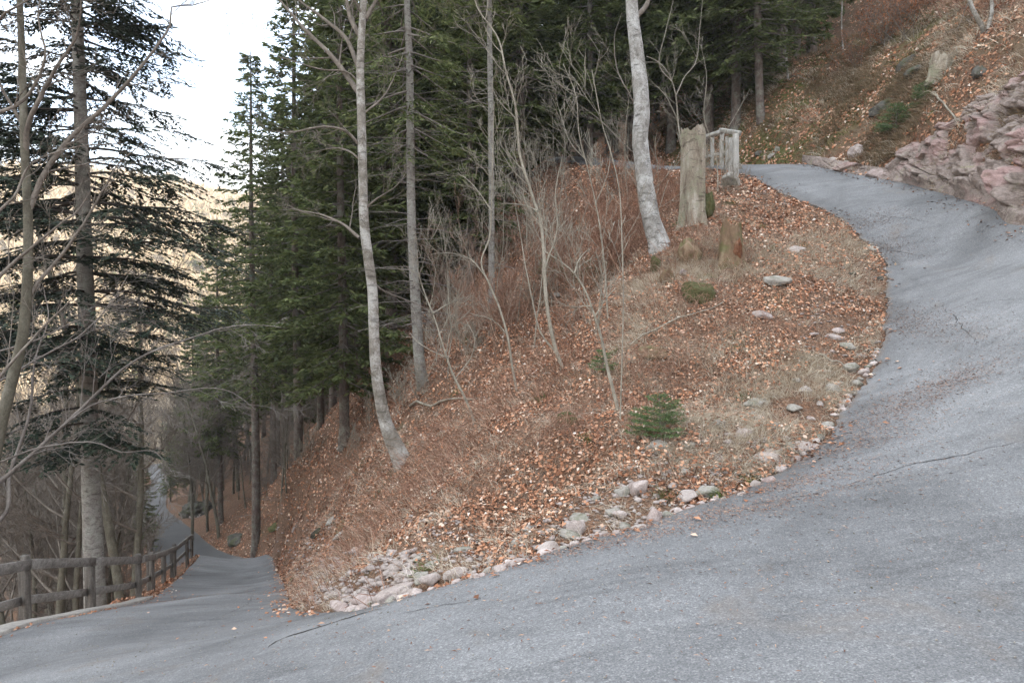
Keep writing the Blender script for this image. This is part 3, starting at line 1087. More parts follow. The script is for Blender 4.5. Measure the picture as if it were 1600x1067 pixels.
rr = random.Random(5)
k = 0
for px in range(440, 1330, 34):
    for Y0 in (44, 56, 70):
        if 820 < px < 895 and Y0 > 40:
            continue
        pxx = px + rr.uniform(-14, 14)
        Y = Y0 + rr.uniform(-4, 4)
        src = rr.choice([cA, cB, cC, cD])
        s = rr.uniform(0.8, 1.1)
        copy_tree(src, spot(pxx, Y), rr.uniform(0, 6), s, "dark spruce deep in the forest behind the slope, one of many alike", "far spruces deep in the forest")
for px, Y, s in ((300, 62, 0.9), (322, 75, 1.0), (365, 60, 0.8), (385, 80, 1.0), (280, 95, 0.8), (410, 66, 0.9)):
    copy_tree(rr.choice([cA, cC]), spot(px, Y), rr.uniform(0, 6), s, "pale green spruce far down the valley beyond the lower road", "valley spruces")


# ------------------------------------------------------------------ traced trunks
def traced_trunk(pts, widths, Y, n=60, dy=None):
    """Photo outline of a trunk at its real distance: centre line and radius."""
    w = []
    for i, (px, py) in enumerate(pts):
        w.append(P(px, py, Y + (dy[i] if dy else 0)))
    line = smooth_line(w, 0.12)
    src = np.array(w)[:, 2]
    rad = np.interp(line[:, 2], src[np.argsort(src)], (np.array(widths) / F * Y / 2)[np.argsort(src)])
    return line, rad


def side_branch(mb, line, rad, zfrac, d, L, rng, depth=3, r=None, **kw):
    i = int(zfrac * (len(line) - 1))
    grow(mb, line[i], d, L, r or rad[i] * 0.45, depth, rng, **kw)


def traced_branch(mb, pts, Y0, Y1, r0, r1, rng, twigs=8, tl=0.8, depth=2, **kw):
    n = len(pts)
    w = [P(px, py, Y0 + (Y1 - Y0) * i / (n - 1)) for i, (px, py) in enumerate(pts)]
    line = smooth_line(w, 0.1)
    line = line + (rng.random(line.shape) - 0.5) * 0.008
    tube(mb, line, np.linspace(r0, r1, len(line)), 7 if r0 > 0.02 else 5, cap=False)
    for k in range(twigs):
        i = int(len(line) * (0.15 + 0.83 * (k + rng.random()) / twigs))
        i = min(i, len(line) - 2)
        d = unit(line[i + 1] - line[i])
        side = unit(np.cross(d, rng.normal(size=3)))
        side[1] *= 0.5
        f = 1 - 0.5 * i / len(line)
        grow(mb, line[i], d * 0.8 + side * 0.8, tl * f * (0.5 + rng.random()), max(0.003, (r0 + (r1 - r0) * i / len(line)) * 0.45), depth, rng, kids=4, wob=0.3, up=kw.get('up', 0.03), rmin=0.0025)
    return line


def add_tree(name, label, cat="tree", group=None, loc=(0, 0, 0)):
    r = empty(name, loc)
    return tag(r, label, cat, group)


def sub(root, mb, name, m, smooth=True):
    """Part built in world coordinates, hung under an Empty at the thing's base."""
    off = np.array(root.location)
    for i in range(len(mb.v)):
        mb.v[i] = mb.v[i] - off
    return mb.build(name, m, root, smooth)


rng = np.random.default_rng(21)
# the bent pale beech in the middle
b0 = G(628, 722)
line, rad = traced_trunk([(632, 730), (622, 706), (603, 662), (592, 610), (586, 560), (584, 510), (582, 455), (575, 400), (569, 350), (567, 280), (565, 200), (563, 100), (568, 0), (572, -120), (566, -260), (572, -420)],
                         [36, 28, 21, 18, 17, 16.5, 16, 15.5, 15, 14, 13.5, 12, 10, 8, 6, 3], b0[1])
t = add_tree("beech_tree", "pale beech with smooth curving trunk rising from the leafy slope in the middle", loc=b0)
m1, m2 = MB(), MB()
tube(m1, line, rad, 16, rough=0.04)
for (pts, r0, tw) in (([(564, 150), (520, 90), (478, 48), (437, 0), (400, -50)], 0.055, 9), ([(562, 110), (540, 60), (500, 25), (462, -5), (430, -60)], 0.045, 8), ([(565, 60), (548, 30), (540, -10), (530, -80)], 0.05, 7),
                      ([(564, 230), (540, 205), (505, 198), (460, 206), (420, 205)], 0.03, 8), ([(564, 252), (545, 236), (520, 232), (480, 240)], 0.02, 6),
                      ([(562, 372), (535, 350), (500, 335), (445, 325)], 0.033, 7), ([(583, 440), (600, 455), (650, 475), (700, 500)], 0.02, 7),
                      ([(565, 180), (600, 150), (620, 110), (640, 60)], 0.02, 6), ([(566, 330), (590, 310), (620, 290), (640, 260)], 0.02, 6), ([(570, 30), (600, -20), (640, -90)], 0.04, 7), ([(563, 130), (540, 112), (500, 108), (440, 90), (400, 78)], 0.02, 7)):
    traced_branch(m2, pts, b0[1], b0[1] - 0.6 + 1.6 * rng.random(), r0, 0.004, rng, tw, 0.9, 2)
for k in range(14):
    side_branch(m2, line, rad, 0.6 + 0.38 * rng.random(), rng.normal(size=3) + np.array([0, 0, 0.5]), 1.8, rng, 3, r=0.03, kids=4, wob=0.25)
sub(t, m1, "trunk", M['beech_bark'])
sub(t, m2, "branches", M['twig'])

# the big pale beech beside the broken stump
b0 = G(1030, 385)
line, rad = traced_trunk([(1034, 402), (1028, 375), (1018, 345), (1010, 300), (1004, 255), (1000, 215), (1003, 180), (1001, 140), (995, 80), (988, 20), (986, -60), (990, -170), (984, -300), (990, -450)],
                         [42, 33, 28, 26, 25, 24, 25, 24, 21, 19, 17, 13, 9, 4], b0[1])
t = add_tree("beech_tree", "thick silvery beech trunk left of the tall broken stump", loc=b0)
m1, m2 = MB(), MB()
tube(m1, line, rad, 18, rough=0.05)
for (pts, r0, tw) in (([(990, 30), (1010, 8), (1020, -30), (1035, -100)], 0.06, 7), ([(1005, 190), (985, 150), (965, 110), (960, 60), (972, 20)], 0.02, 6), ([(1005, 250), (975, 225), (940, 190), (900, 160)], 0.015, 6),
                      ([(990, -20), (960, -60), (930, -140)], 0.05, 7)):
    traced_branch(m2, pts, b0[1], b0[1] + 0.5, r0, 0.004, rng, tw, 0.8, 2)
for k in range(10):
    side_branch(m2, line, rad, 0.72 + 0.26 * rng.random(), rng.normal(size=3) + np.array([0, 0, 0.5]), 2.0, rng, 3, r=0.035, kids=4, wob=0.25)
sub(t, m1, "trunk", M['big_beech_bark'])
sub(t, m2, "branches", M['twig'])


def traced_conifer(label, pts, widths, gp, crown_z0, bark, needle, seed, dead, rmax, droop=0.3, dens=1.0, name="spruce_tree", **kw):
    """A conifer whose trunk follows the photo, with a crown from crown_z0 metres above its foot."""
    b0 = G(*gp) if len(gp) == 2 else P(*gp)
    line, rad = traced_trunk(pts, widths, b0[1])
    tr, br, cr = make_conifer(np.random.default_rng(seed), height=line[-1][2] - b0[2], base=crown_z0, rmax=rmax, dead=dead, droop=droop, dens=dens, **kw)
    # bend the generated boughs onto the traced trunk
    zz = line[:, 2] - b0[2]
    o = np.argsort(zz)
    for mb in (br, cr):
        for i in range(len(mb.v)):
            v = mb.v[i]
            mb.v[i] = v + np.stack([np.interp(v[:, 2], zz[o], line[o, 0] - b0[0]), np.zeros(len(v)), np.zeros(len(v))], 1)
    r = empty(name, b0)
    tag(r, label, "tree", FOREST)
    m1 = MB()
    tube(m1, line - np.array(b0), rad, 14, rough=0.06)
    m1.build("trunk", bark, r)
    br.build("branches", M['dead_twig'], r)
    cr.build("crown", needle, r, smooth=False)
    return r


traced_conifer("pale spruce trunk ringed with dead horizontal twigs, right of the bent beech", [(662, 612), (655, 560), (650, 480), (645, 400), (642, 300), (641, 200), (640, 100), (636, 0), (634, -150), (632, -320), (631, -560)],
               [20, 17, 16, 14, 13, 12, 11, 9, 8, 5, 1], (660, 604), 5.6, M['grey_spruce_bark'], M['needle'], 31, 90, 1.9, 0.45, 1.2, flat=0.7, sp_len=0.15, sp_w=0.022)
traced_conifer("thin grey trunk rising out of the sapling thicket, dead twigs below its crown", [(769, 500), (768, 430), (768, 300), (767, 180), (765, 60), (764, -60), (763, -260), (762, -420)],
               [11, 10, 9, 9, 8, 7, 4, 1], (768, 480), 8.0, M['grey_spruce_bark'], M['needle'], 32, 60, 1.8, 0.3)
traced_conifer("brown spruce trunk with ragged boughs at the top of the mossy bank", [(1189, 195), (1187, 150), (1185, 80), (1183, 0), (1182, -100), (1180, -300), (1180, -480)],
               [14, 12, 12, 11, 9, 6, 1], (1188, 190), 2.6, M['spruce_bark'], M['needle'], 33, 26, 2.6, 0.25)

# the big fir on the left, beyond the plank fence
fx, fY = 146, 14.6
foot = ((fx - 800) / F * fY, fY, 0)
foot = (foot[0], foot[1], hz(foot[0], foot[1]) - 0.1)
fp = [(150, 990), (147, 900), (143, 780), (139, 650), (136, 520), (132, 400), (128, 250), (123, 100), (119, -20), (116, -150), (113, -330), (110, -560)]
line, rad = traced_trunk(fp, [32, 30, 27, 25, 24, 22, 20, 17, 15, 12, 8, 1], fY)
line = np.vstack([np.array([foot]), line]) if line[0, 2] > foot[2] + 0.1 else line
rad = np.concatenate([[rad[0] * 1.15], rad]) if len(line) > len(rad) else rad
t = add_tree("fir_tree", "big fir with pale ringed trunk and dark layered boughs behind the plank fence at left", loc=foot)
m1 = MB()
tube(m1, line, rad, 18, rough=0.05)
sub(t, m1, "trunk", M['grey_spruce_bark'])
m2, m3 = MB(), MB()
rngf = np.random.default_rng(8)
zlo = P(0, 690, fY)[2]
ztop = line[-1, 2]
o = np.argsort(line[:, 2])
z = zlo
cs, ds, ss, Ls = [], [], [], []
while z < ztop - 0.4:
    f = (z - zlo) / (ztop - zlo)
    zvis = z < P(0, -60, fY)[2]
    env = 3.4 * min(1, 0.62 + f * 2.0) * (1 - f) ** 0.7
    for b in range(int(rngf.integers(4, 7)) if f > 0.08 else 2):
        a = rngf.random() * 6.283
        L = env * (0.6 + 0.5 * rngf.random())
        hd = np.array([math.cos(a), math.sin(a), 0])
        side = np.array([-hd[1], hd[0], 0])
        p0 = np.array([np.interp(z, line[o, 2], line[o, 0]), np.interp(z, line[o, 2], line[o, 1]), z])
        s = np.linspace(0, 1, 10)
        zz = L * (0.10 * s - (0.30 - 0.25 * f) * s ** 1.6 + 0.05 * np.sin(s * 7 + rngf.random() * 6) * s)
        cv = (rngf.random() - .5) * 0.4
        pts = p0 + hd * (L * s)[:, None] + side * (cv * L * s * s)[:, None] + np.array([0, 0, 1]) * zz[:, None]
        tube(m2, pts, np.linspace(0.012 + 0.008 * L, 0.004, 10), 5, cap=False)
        nt = int(L / 0.075)
        u = 0.22 + 0.78 * rngf.random(nt)
        tp = np.stack([np.interp(u, s, pts[:, q]) for q in range(3)], 1)
        sgn = np.where(rngf.random(nt) < 0.5, -1, 1)[:, None]
        td = unit(hd * 0.8 + side * sgn * (0.7 + 0.4 * rngf.random(nt))[:, None] + np.array([0, 0, -1.0]) * (0.12 + 0.3 * rngf.random(nt))[:, None])
        tl = (0.18 + 0.40 * L * np.sin(np.clip(u, 0, 1) * 2.6) * (0.5 + 0.6 * rngf.random(nt)))
        for i in range(nt):
            if i % 2 == 0:
                tube(m2, [tp[i], tp[i] + td[i] * tl[i] * 0.5 + np.array([0, 0, -0.02]), tp[i] + td[i] * tl[i] + np.array([0, 0, -0.07 * tl[i]])], [0.006, 0.004, 0.003], 3, cap=False)
        for g in range(22 if zvis else 6):
            w = (g + rngf.random(nt)) / (22 if zvis else 6)
            c = tp + td * (tl * w)[:, None]
            c[:, 2] -= 0.1 * tl * w * w
            s2 = np.where(rngf.random(nt) < 0.5, -1, 1)[:, None]
            ps = unit(np.cross(td, np.array([0, 0, 1.0])))
            d = unit(td * 0.8 + ps * s2 * (0.3 + 0.8 * rngf.random(nt))[:, None] + rngf.normal(size=(nt, 3)) * 0.15 + np.array([0, 0, -0.15]))
            cs.append(c)
            ds.append(d)
            ss.append(unit(np.cross(d, np.array([0, 0, 1.0]) + rngf.normal(size=(nt, 3)) * 0.35)))
            Ls.append((0.10 if zvis else 0.16) * (0.7 + 0.7 * rngf.random(nt)))
    z += (0.33 if f < 0.5 else 0.4) * (0.6 + 0.8 * rngf.random())
c, d, s, L = np.vstack(cs), np.vstack(ds), np.vstack(ss), np.concatenate(Ls)
quads_at(m3, c, d, s, L, L * 0.21, 0.06)
sub(t, m2, "branches", M['fir_twig'])
sub(t, m3, "crown", M['needle_dark'], smooth=False)

# the leaning bare trees at the left edge
t = add_tree("bare_tree", "bare forked tree with bending olive trunk at the left edge, in front of the fir", loc=(-5.8, 7.6, -4.4))
m1, m2 = MB(), MB()
Yt = 7.8
for pts, r0, r1 in (([(-40, 820), (-15, 740), (2, 660), (22, 580), (36, 520), (42, 450), (44, 380), (42, 300), (38, 230), (36, 150), (33, 60), (30, -30), (34, -160)], 0.085, 0.03),):
    ln = smooth_line([P(a, b, Yt) for a, b in pts], 0.1)
    tube(m1, ln, np.linspace(r0, r1, len(ln)) * 0.85, 10, rough=0.06)
for pts, Y0, Y1, r0, tw in (([(44, 330), (70, 270), (110, 215), (160, 170), (205, 122), (240, 78), (266, 40), (268, 12), (300, 8), (345, -4)], Yt, Yt + .6, 0.036, 11),
                            ([(40, 240), (45, 190), (85, 110), (118, 60), (125, 20), (130, -40)], Yt, Yt - .3, 0.032, 7),
                            ([(42, 470), (60, 440), (95, 400), (130, 350), (165, 290), (190, 250), (240, 215)], Yt, Yt + .3, 0.022, 8),
                            ([(-20, 620), (10, 575), (60, 520), (100, 480), (118, 470), (135, 520)], Yt - .4, Yt, 0.02, 6),
                            ([(-30, 470), (0, 430), (45, 390), (100, 345), (125, 325), (150, 280)], Yt - .5, Yt, 0.024, 8),
                            ([(-30, 200), (0, 175), (40, 155), (70, 90), (60, 30), (66, -30)], Yt - .5, Yt - .2, 0.022, 7),
                            ([(38, 200), (15, 160), (-5, 120), (-20, 70)], Yt, Yt, 0.022, 6),
                            ([(-30, 60), (10, 20), (45, 0), (70, -30)], Yt - .4, Yt - .4, 0.018, 6),
                            ([(-30, 350), (20, 310), (50, 255), (120, 230), (190, 225)], Yt - .6, Yt - .2, 0.018, 7)):
    traced_branch(m2, pts, Y0, Y1, r0, 0.004, rng, tw, 0.7, 2)
sub(t, m1, "trunk", M['olive_bark'])
sub(t, m2, "branches", M['twig'])

t = add_tree("bare_tree", "bare beech reaching long pale branches across the lower left of the view", loc=P(-60, 940, 8.6))
m1, m2 = MB(), MB()
ln = smooth_line([P(a, b, 8.6) for a, b in [(-60, 990), (-50, 900), (-30, 820), (-45, 700), (-60, 560), (-70, 300), (-60, 50), (-60, -200)]], 0.15)
tube(m1, ln, np.linspace(0.13, 0.05, len(ln)), 10, rough=0.05)
for pts, Y0, Y1, r0, tw in (([(-35, 780), (0, 752), (60, 700), (125, 640), (190, 578), (240, 548), (300, 528), (350, 512), (400, 508), (440, 512)], 8.4, 9.0, 0.030, 13),
                            ([(95, 668), (140, 635), (200, 618), (260, 614), (320, 606), (360, 612), (400, 640)], 8.5, 9.3, 0.014, 9),
                            ([(-40, 740), (0, 722), (60, 700), (140, 690), (190, 706), (240, 705), (270, 740)], 8.2, 8.6, 0.013, 9),
                            ([(-45, 640), (-10, 600), (10, 590), (60, 560), (130, 520), (175, 470), (200, 430)], 8.4, 8.8, 0.020, 8),
                            ([(-45, 560), (0, 548), (60, 530), (130, 500), (200, 520)], 8.4, 8.4, 0.015, 7),
                            ([(-30, 830), (10, 800), (15, 740), (45, 650), (55, 560), (75, 500), (68, 450)], 8.6, 9.2, 0.028, 8)):
    traced_branch(m2, pts, Y0, Y1, r0, 0.004, rng, tw, 0.75, 2, up=0.0)
sub(t, m1, "trunk", M['beech_bark'])
sub(t, m2, "branches", M['dead_twig'])


# ------------------------------------------------------------------ bare trees down in the valley, left
def bare_proto(seed, height, r, depth, kids, rmin, bark, label, group, loc, spread=0.7, wob=0.22, up=0.10, ratio=0.5, start=0.3):
    rng = np.random.default_rng(seed)
    t = add_tree("bare_tree", label, group=group, loc=loc)
    m1, m2 = MB(), MB()
    n = 12
    d = np.array([0.0, 0, 1])
    pts = [np.zeros(3) - np.array([0, 0, 0.2])]
    for i in range(n):
        d = unit(d + (rng.random(3) - .5) * 0.16 + np.array([0, 0, 0.05]))
        pts.append(pts[-1] + d * height / n)
    pts = np.array(pts)
    rad = r * (1 - np.linspace(0, 1, n + 1)) ** 0.7 + 0.012
    tube(m1, pts, rad, 9, rough=0.06)
    kk = kids * 3
    for k in range(kk):
        f = start + (0.98 - start) * (k + rng.random()) / kk
        i = min(int(f * n), n - 1)
        q = pts[i] + (pts[i + 1] - pts[i]) * (f * n - i)
        a = rng.random() * 6.283
        nd = np.array([math.cos(a), math.sin(a), 0.35 + 0.7 * rng.random()])
        grow(m2, q, nd, height * 0.30 * (1.25 - f) * (0.7 + 0.6 * rng.random()), rad[i] * 0.4, depth, rng, kids, wob, up, ratio, spread, rmin, None, 0.2, 6)
    m1.build("trunk", M['olive_bark'], t)
    m2.build("branches", M['twig'], t)
    return t


VAL = "bare trees crowding the valley left of the lower road"
vA = bare_proto(41, 15, 0.12, 3, 5, 0.006, M['twig'], "tall bare tree just right of the big fir's trunk, beyond the plank fence", VAL, spot(182, 19), 0.75)
vB = bare_proto(42, 12, 0.11, 3, 5, 0.006, M['twig'], "bare tree with dark trunk left of the big fir, beyond the plank fence", VAL, spot(75, 20), 0.8)
vC = bare_proto(43, 10, 0.08, 3, 6, 0.006, M['twig'], "slim bare tree leaning over the bend of the lower road", VAL, spot(158, 24), 0.8, 0.3)
rv = random.Random(3)
vA.rotation_euler = (0, 0, 2.4)
extra = [(196, 21, vB, "second bare tree right of the big fir's trunk"), (25, 22, vA, "bare tree behind the first fence panel at the left edge"),
         (110, 25, vC, "slim bare tree immediately left of the big fir's trunk"), (168, 30, vB, "bare tree seen close behind the big fir's trunk"), (50, 30, vB, "dark bare tree between the left edge and the fir, further down"),
         (320, 44, vC, "slim pale stems by the turn of the road, left of the slender spruce"), (345, 50, vC, "bare sapling cluster right of the far road bend"), (300, 52, vB, "bare tree overhanging the far road from its upper bank")]
for px, Y, src, lab in extra:
    copy_tree(src, spot(px, Y), rv.uniform(0, 6), rv.uniform(0.85, 1.15), lab)
for (x0, x1, Y0, Y1, n, g) in ((-20, 210, 20, 44, 26, VAL), (-40, 200, 46, 75, 26, VAL), (150, 420, 84, 125, 34, VAL), (285, 400, 50, 78, 14, VAL), (-40, 300, 85, 125, 30, VAL)):
    for k in range(n):
        px, Y = rv.uniform(x0, x1), rv.uniform(Y0, Y1)
        p = spot(px, Y)
        if abs(float(HZ(p[0], p[1], 'sd')[0])) < 1.2 or float(HZ(p[0], p[1], 'sd')[0]) < 0:
            continue
        if 185 < px < 290 and Y < 95:
            continue
        copy_tree(rv.choice([vA, vB, vC]), p, rv.uniform(0, 6), rv.uniform(0.7, 1.2), "bare grey tree in the thicket down the valley, one of many alike", "thicket of bare valley trees")

for k in range(30):
    px, Y = rv.uniform(278, 405), rv.uniform(36, 62)
    p = spot(px, Y)
    if float(HZ(p[0], p[1], 'sd')[0]) < 1.0:
        continue
    copy_tree(rv.choice([vB, vC, vC]), p, rv.uniform(0, 6), rv.uniform(0.3, 0.6), "low bare tree in the tangle on the upper bank of the far road", "thicket of bare valley trees")
for k in range(34):
    px, Y = rv.uniform(405, 620), rv.uniform(27, 44)
    p = spot(px, Y)
    copy_tree(rv.choice([vB, vC]), p, rv.uniform(0, 6), rv.uniform(0.2, 0.38), "low twiggy tree among the dark spruce trunks", "low twiggy trees among the spruce trunks")
for px, Y, s_, lab in ((296, 43, 0.85, "bare tree at the near end of the thicket right of the far road"), (318, 47, 0.9, "second bare tree of the thicket right of the far road"), (338, 42, 0.8, "bare tree left of the slender spruce, above the far road"),
                       (362, 48, 0.9, "bare tree directly left of the slender spruce"), (290, 56, 1.0, "bare tree leaning its crown over the far road"), (312, 62, 1.0, "bare tree behind the dark crag of the far road"), (345, 58, 0.95, "bare tree in the gap left of the slender spruce"),
                       (205, 36, 0.8, "bare tree beside the railing at the far bend"), (214, 48, 0.9, "bare tree on the outer side of the far bend"), (200, 58, 1.0, "bare tree left of the far road, behind the bend"), (378, 64, 1.0, "bare tree glimpsed behind the slender spruce"), (415, 52, 0.9, "bare tree between the two brown spruce trunks")):
    copy_tree(rv.choice([vA, vB, vC]), spot(px, Y), rv.uniform(0, 6), s_, lab)
# two dark spruce saplings over the far road
copy_tree(cC, spot(262, 64), 1.0, 0.42, "small dark spruce hanging over the far end of the lower road", "valley spruces")
copy_tree(cC, spot(215, 40), 2.0, 0.4, "small spruce among bare trunks left of the far road", "valley spruces")

M['bramble_bark'] = mat_bark('russet_twig', (0.12, 0.075, 0.055), (0.24, 0.165, 0.125), (0.38, 0.29, 0.225), None, 4, (1, 1, 1), 0.1)
# ------------------------------------------------------------------ saplings on the slope
rng = np.random.default_rng(77)
SAP = "thin bare saplings on the leafy slope"
traces = [
    ("slender leaning sapling forking left, right of the pale spruce trunk", [(742, 660), (728, 625), (708, 585), (692, 540), (680, 500), (668, 470), (655, 430), (652, 390)], 0.030, 9,
     [[(700, 560), (660, 540), (640, 520)], [(676, 490), (710, 470), (740, 462)], [(712, 590), (735, 560), (742, 530), (728, 500)]]),
    ("tall sapling with crooked top beside the thin grey trunk", [(808, 612), (800, 570), (793, 525), (780, 480), (765, 445), (752, 410), (765, 370), (768, 320), (770, 240), (772, 160)], 0.028, 10,
     [[(765, 440), (735, 405), (700, 395), (672, 398)], [(790, 520), (770, 500), (735, 490)], [(768, 330), (740, 290), (715, 270)]]),
    ("twin stemmed sapling in the middle of the thicket", [(880, 578), (868, 545), (858, 500), (852, 450), (850, 400), (845, 350), (830, 300), (812, 240), (806, 170), (790, 110), (778, 60), (745, 10), (740, -40)], 0.045, 14,
     [[(870, 552), (845, 520), (832, 470), (822, 420), (810, 350), (800, 290)], [(851, 420), (870, 360), (868, 300), (880, 240)], [(840, 330), (815, 320), (780, 318)]]),
    ("lone slender sapling rising beside the little green spruce", [(967, 645), (958, 610), (948, 570), (940, 530), (928, 490), (915, 455), (898, 428), (880, 412), (850, 392)], 0.032, 8,
     [[(898, 428), (905, 405), (925, 385)], [(930, 495), (945, 470), (962, 450)], [(925, 480), (912, 478), (890, 482)]]),
    ("straight reddish pole of a sapling by the lone slender sapling", [(969, 655), (972, 560), (974, 470), (972, 380), (968, 300), (955, 240), (940, 190), (925, 110)], 0.013, 5, []),
    ("crooked many-branched young tree rising behind the tall stump", [(1068, 300), (1066, 240), (1060, 195), (1056, 150), (1046, 118), (1030, 98), (1010, 88)], 0.045, 6,
     [[(1056, 150), (1070, 120), (1088, 95), (1094, 40), (1100, -20)], [(1050, 128), (1030, 100), (1040, 50), (1050, 10), (1060, -40)], [(1060, 190), (1040, 150), (1010, 120)]]),
    ("bare sapling with whippy stems right of the tall stump", [(1122, 300), (1120, 250), (1110, 215), (1100, 180), (1104, 120), (1095, 70)], 0.02, 7,
     [[(1118, 240), (1135, 205), (1155, 170), (1172, 140)], [(1120, 260), (1140, 225), (1150, 190)]]),
    ("whippy sapling left of the big pale beech", [(950, 500), (945, 420), (935, 340), (920, 270), (905, 210), (900, 150), (880, 100)], 0.022, 10,
     [[(930, 320), (950, 270), (955, 220)], [(915, 250), (890, 220), (870, 160)]]),
]
for lab, pts, r0, tw, forks in traces:
    g = G(*pts[0])
    t = add_tree("bare_sapling", lab, "sapling", SAP, g)
    m1, m2 = MB(), MB()
    Yd = g[1]
    ln = smooth_line([P(a, b, Yd + 0.03 * i) for i, (a, b) in enumerate(pts)], 0.08)
    ln[0, 2] -= 0.1
    r0 = r0 * 0.72
    tube(m1, ln, np.linspace(r0, max(0.005, r0 * 0.25), len(ln)), 8, rough=0.08)
    for f in forks:
        traced_branch(m2, f, Yd + 0.1, Yd + 0.2 + 0.4 * rng.random(), r0 * 0.5, 0.004, rng, 6, 0.5, 1)
    for k in range(tw):
        i = int(len(ln) * (0.3 + 0.68 * (k + rng.random()) / tw))
        i = min(i, len(ln) - 2)
        d = unit(ln[i + 1] - ln[i])
        side = unit(np.cross(d, rng.normal(size=3)))
        grow(m2, ln[i], d + side * 0.9, 0.8 * (0.5 + rng.random()), r0 * 0.28, 2, rng, 4, 0.3, 0.1, rmin=0.003)
    sub(t, m1, "stem", M['sapling_bark'])
    sub(t, m2, "branches", M['sapling_bark'])


def sapling_proto(seed, h, r, stems, loc, label, bark, depth=2, kids=5, leaves=0, spread=0.75, lean=0.25, name="bare_sapling", cat="sapling", group=SAP, rmin=0.0035):
    rng = np.random.default_rng(seed)
    t = add_tree(name, label, cat, group, loc)
    m1, m2 = MB(), MB()
    tips = []
    for s in range(stems):
        d = np.array([(rng.random() - .5) * lean * 2, (rng.random() - .5) * lean * 2, 1.0])
        pts = [np.array([(rng.random() - .5) * 0.1 * stems, (rng.random() - .5) * 0.1 * stems, -0.1])]
        n = 12
        hh = h * (0.7 + 0.4 * rng.random())
        for i in range(n):
            d = unit(d + (rng.random(3) - .5) * 0.30 + np.array([0, 0, 0.06]))
            pts.append(pts[-1] + d * hh / n)
        pts = np.array(pts)
        rad = np.linspace(r, r * 0.22, n + 1)
        tube(m1, pts, rad, 6, rough=0.08)
        for k in range(kids * 2):
            f = 0.18 + 0.8 * (k + rng.random()) / (kids * 2)
            i = min(int(f * n), n - 1)
            q = pts[i] + (pts[i + 1] - pts[i]) * (f * n - i)
            dd = unit(pts[i + 1] - pts[i])
            side = unit(np.cross(dd, rng.normal(size=3)))
            grow(m2, q, dd + side * spread, hh * 0.26 * (1.2 - 0.6 * f) * (0.6 + 0.8 * rng.random()), max(rad[i] * 0.5, rmin), depth, rng, kids, 0.3, 0.06, 0.55, 0.7, rmin, tips, 0.2, 5)
    m1.build("stem", bark, t)
    m2.build("branches", bark, t)
    if leaves:
        ml = MB()
        leaves_on(ml, tips, rng, leaves)
        ml.build("withered_leaves", M['orange_leaf'], t, smooth=False)
    return t


sA = sapling_proto(51, 4.0, 0.015, 1, G(835, 545), "thin sapling left of the twin stemmed sapling", M['sapling_bark'], kids=4, spread=0.6, rmin=0.0028)
sB = sapling_proto(52, 3.0, 0.011, 2, G(780, 560), "two thin stems beside the tall crooked sapling", M['bramble_bark'], kids=4, rmin=0.0026)
sC = sapling_proto(53, 2.4, 0.011, 3, G(905, 500), "small bushy sapling right of the twin stemmed sapling", M['bramble_bark'], kids=4, rmin=0.0026)
rs = random.Random(9)
cells = []
for k in range(34):
    f = rs.random()
    px = rs.uniform(690, 1000)
    y0 = 640 - (px - 700) * 0.75
    py = rs.uniform(y0 - 190, y0 - 10)
    cells.append((px, max(py, 335)))
words = ["left of the thin grey trunk", "around the thin grey trunk", "between the thin grey trunk and the twin sapling", "by the twin stemmed sapling", "right of the twin stemmed sapling", "left of the big pale beech"]
for px, py in cells:
    g = G(px, py)
    src, sc_ = rs.choice([sA, sA, sB, sC]), rs.uniform(0.65, 1.15)
    kind = "pale" if src is sA else ("russet forked" if src is sB else "russet bushy")
    band = "low on the slope" if g[1] < 13 else ("halfway up" if g[1] < 17 else "high up")
    copy_tree(src, (g[0], g[1], g[2] - 0.05), rs.uniform(0, 6), sc_,
              "%s %s sapling %s, %s" % ("tall" if sc_ > 0.98 else ("short" if sc_ < 0.8 else "spindly"), kind, band, words[min(5, int((px - 690) / 52))]), SAP)

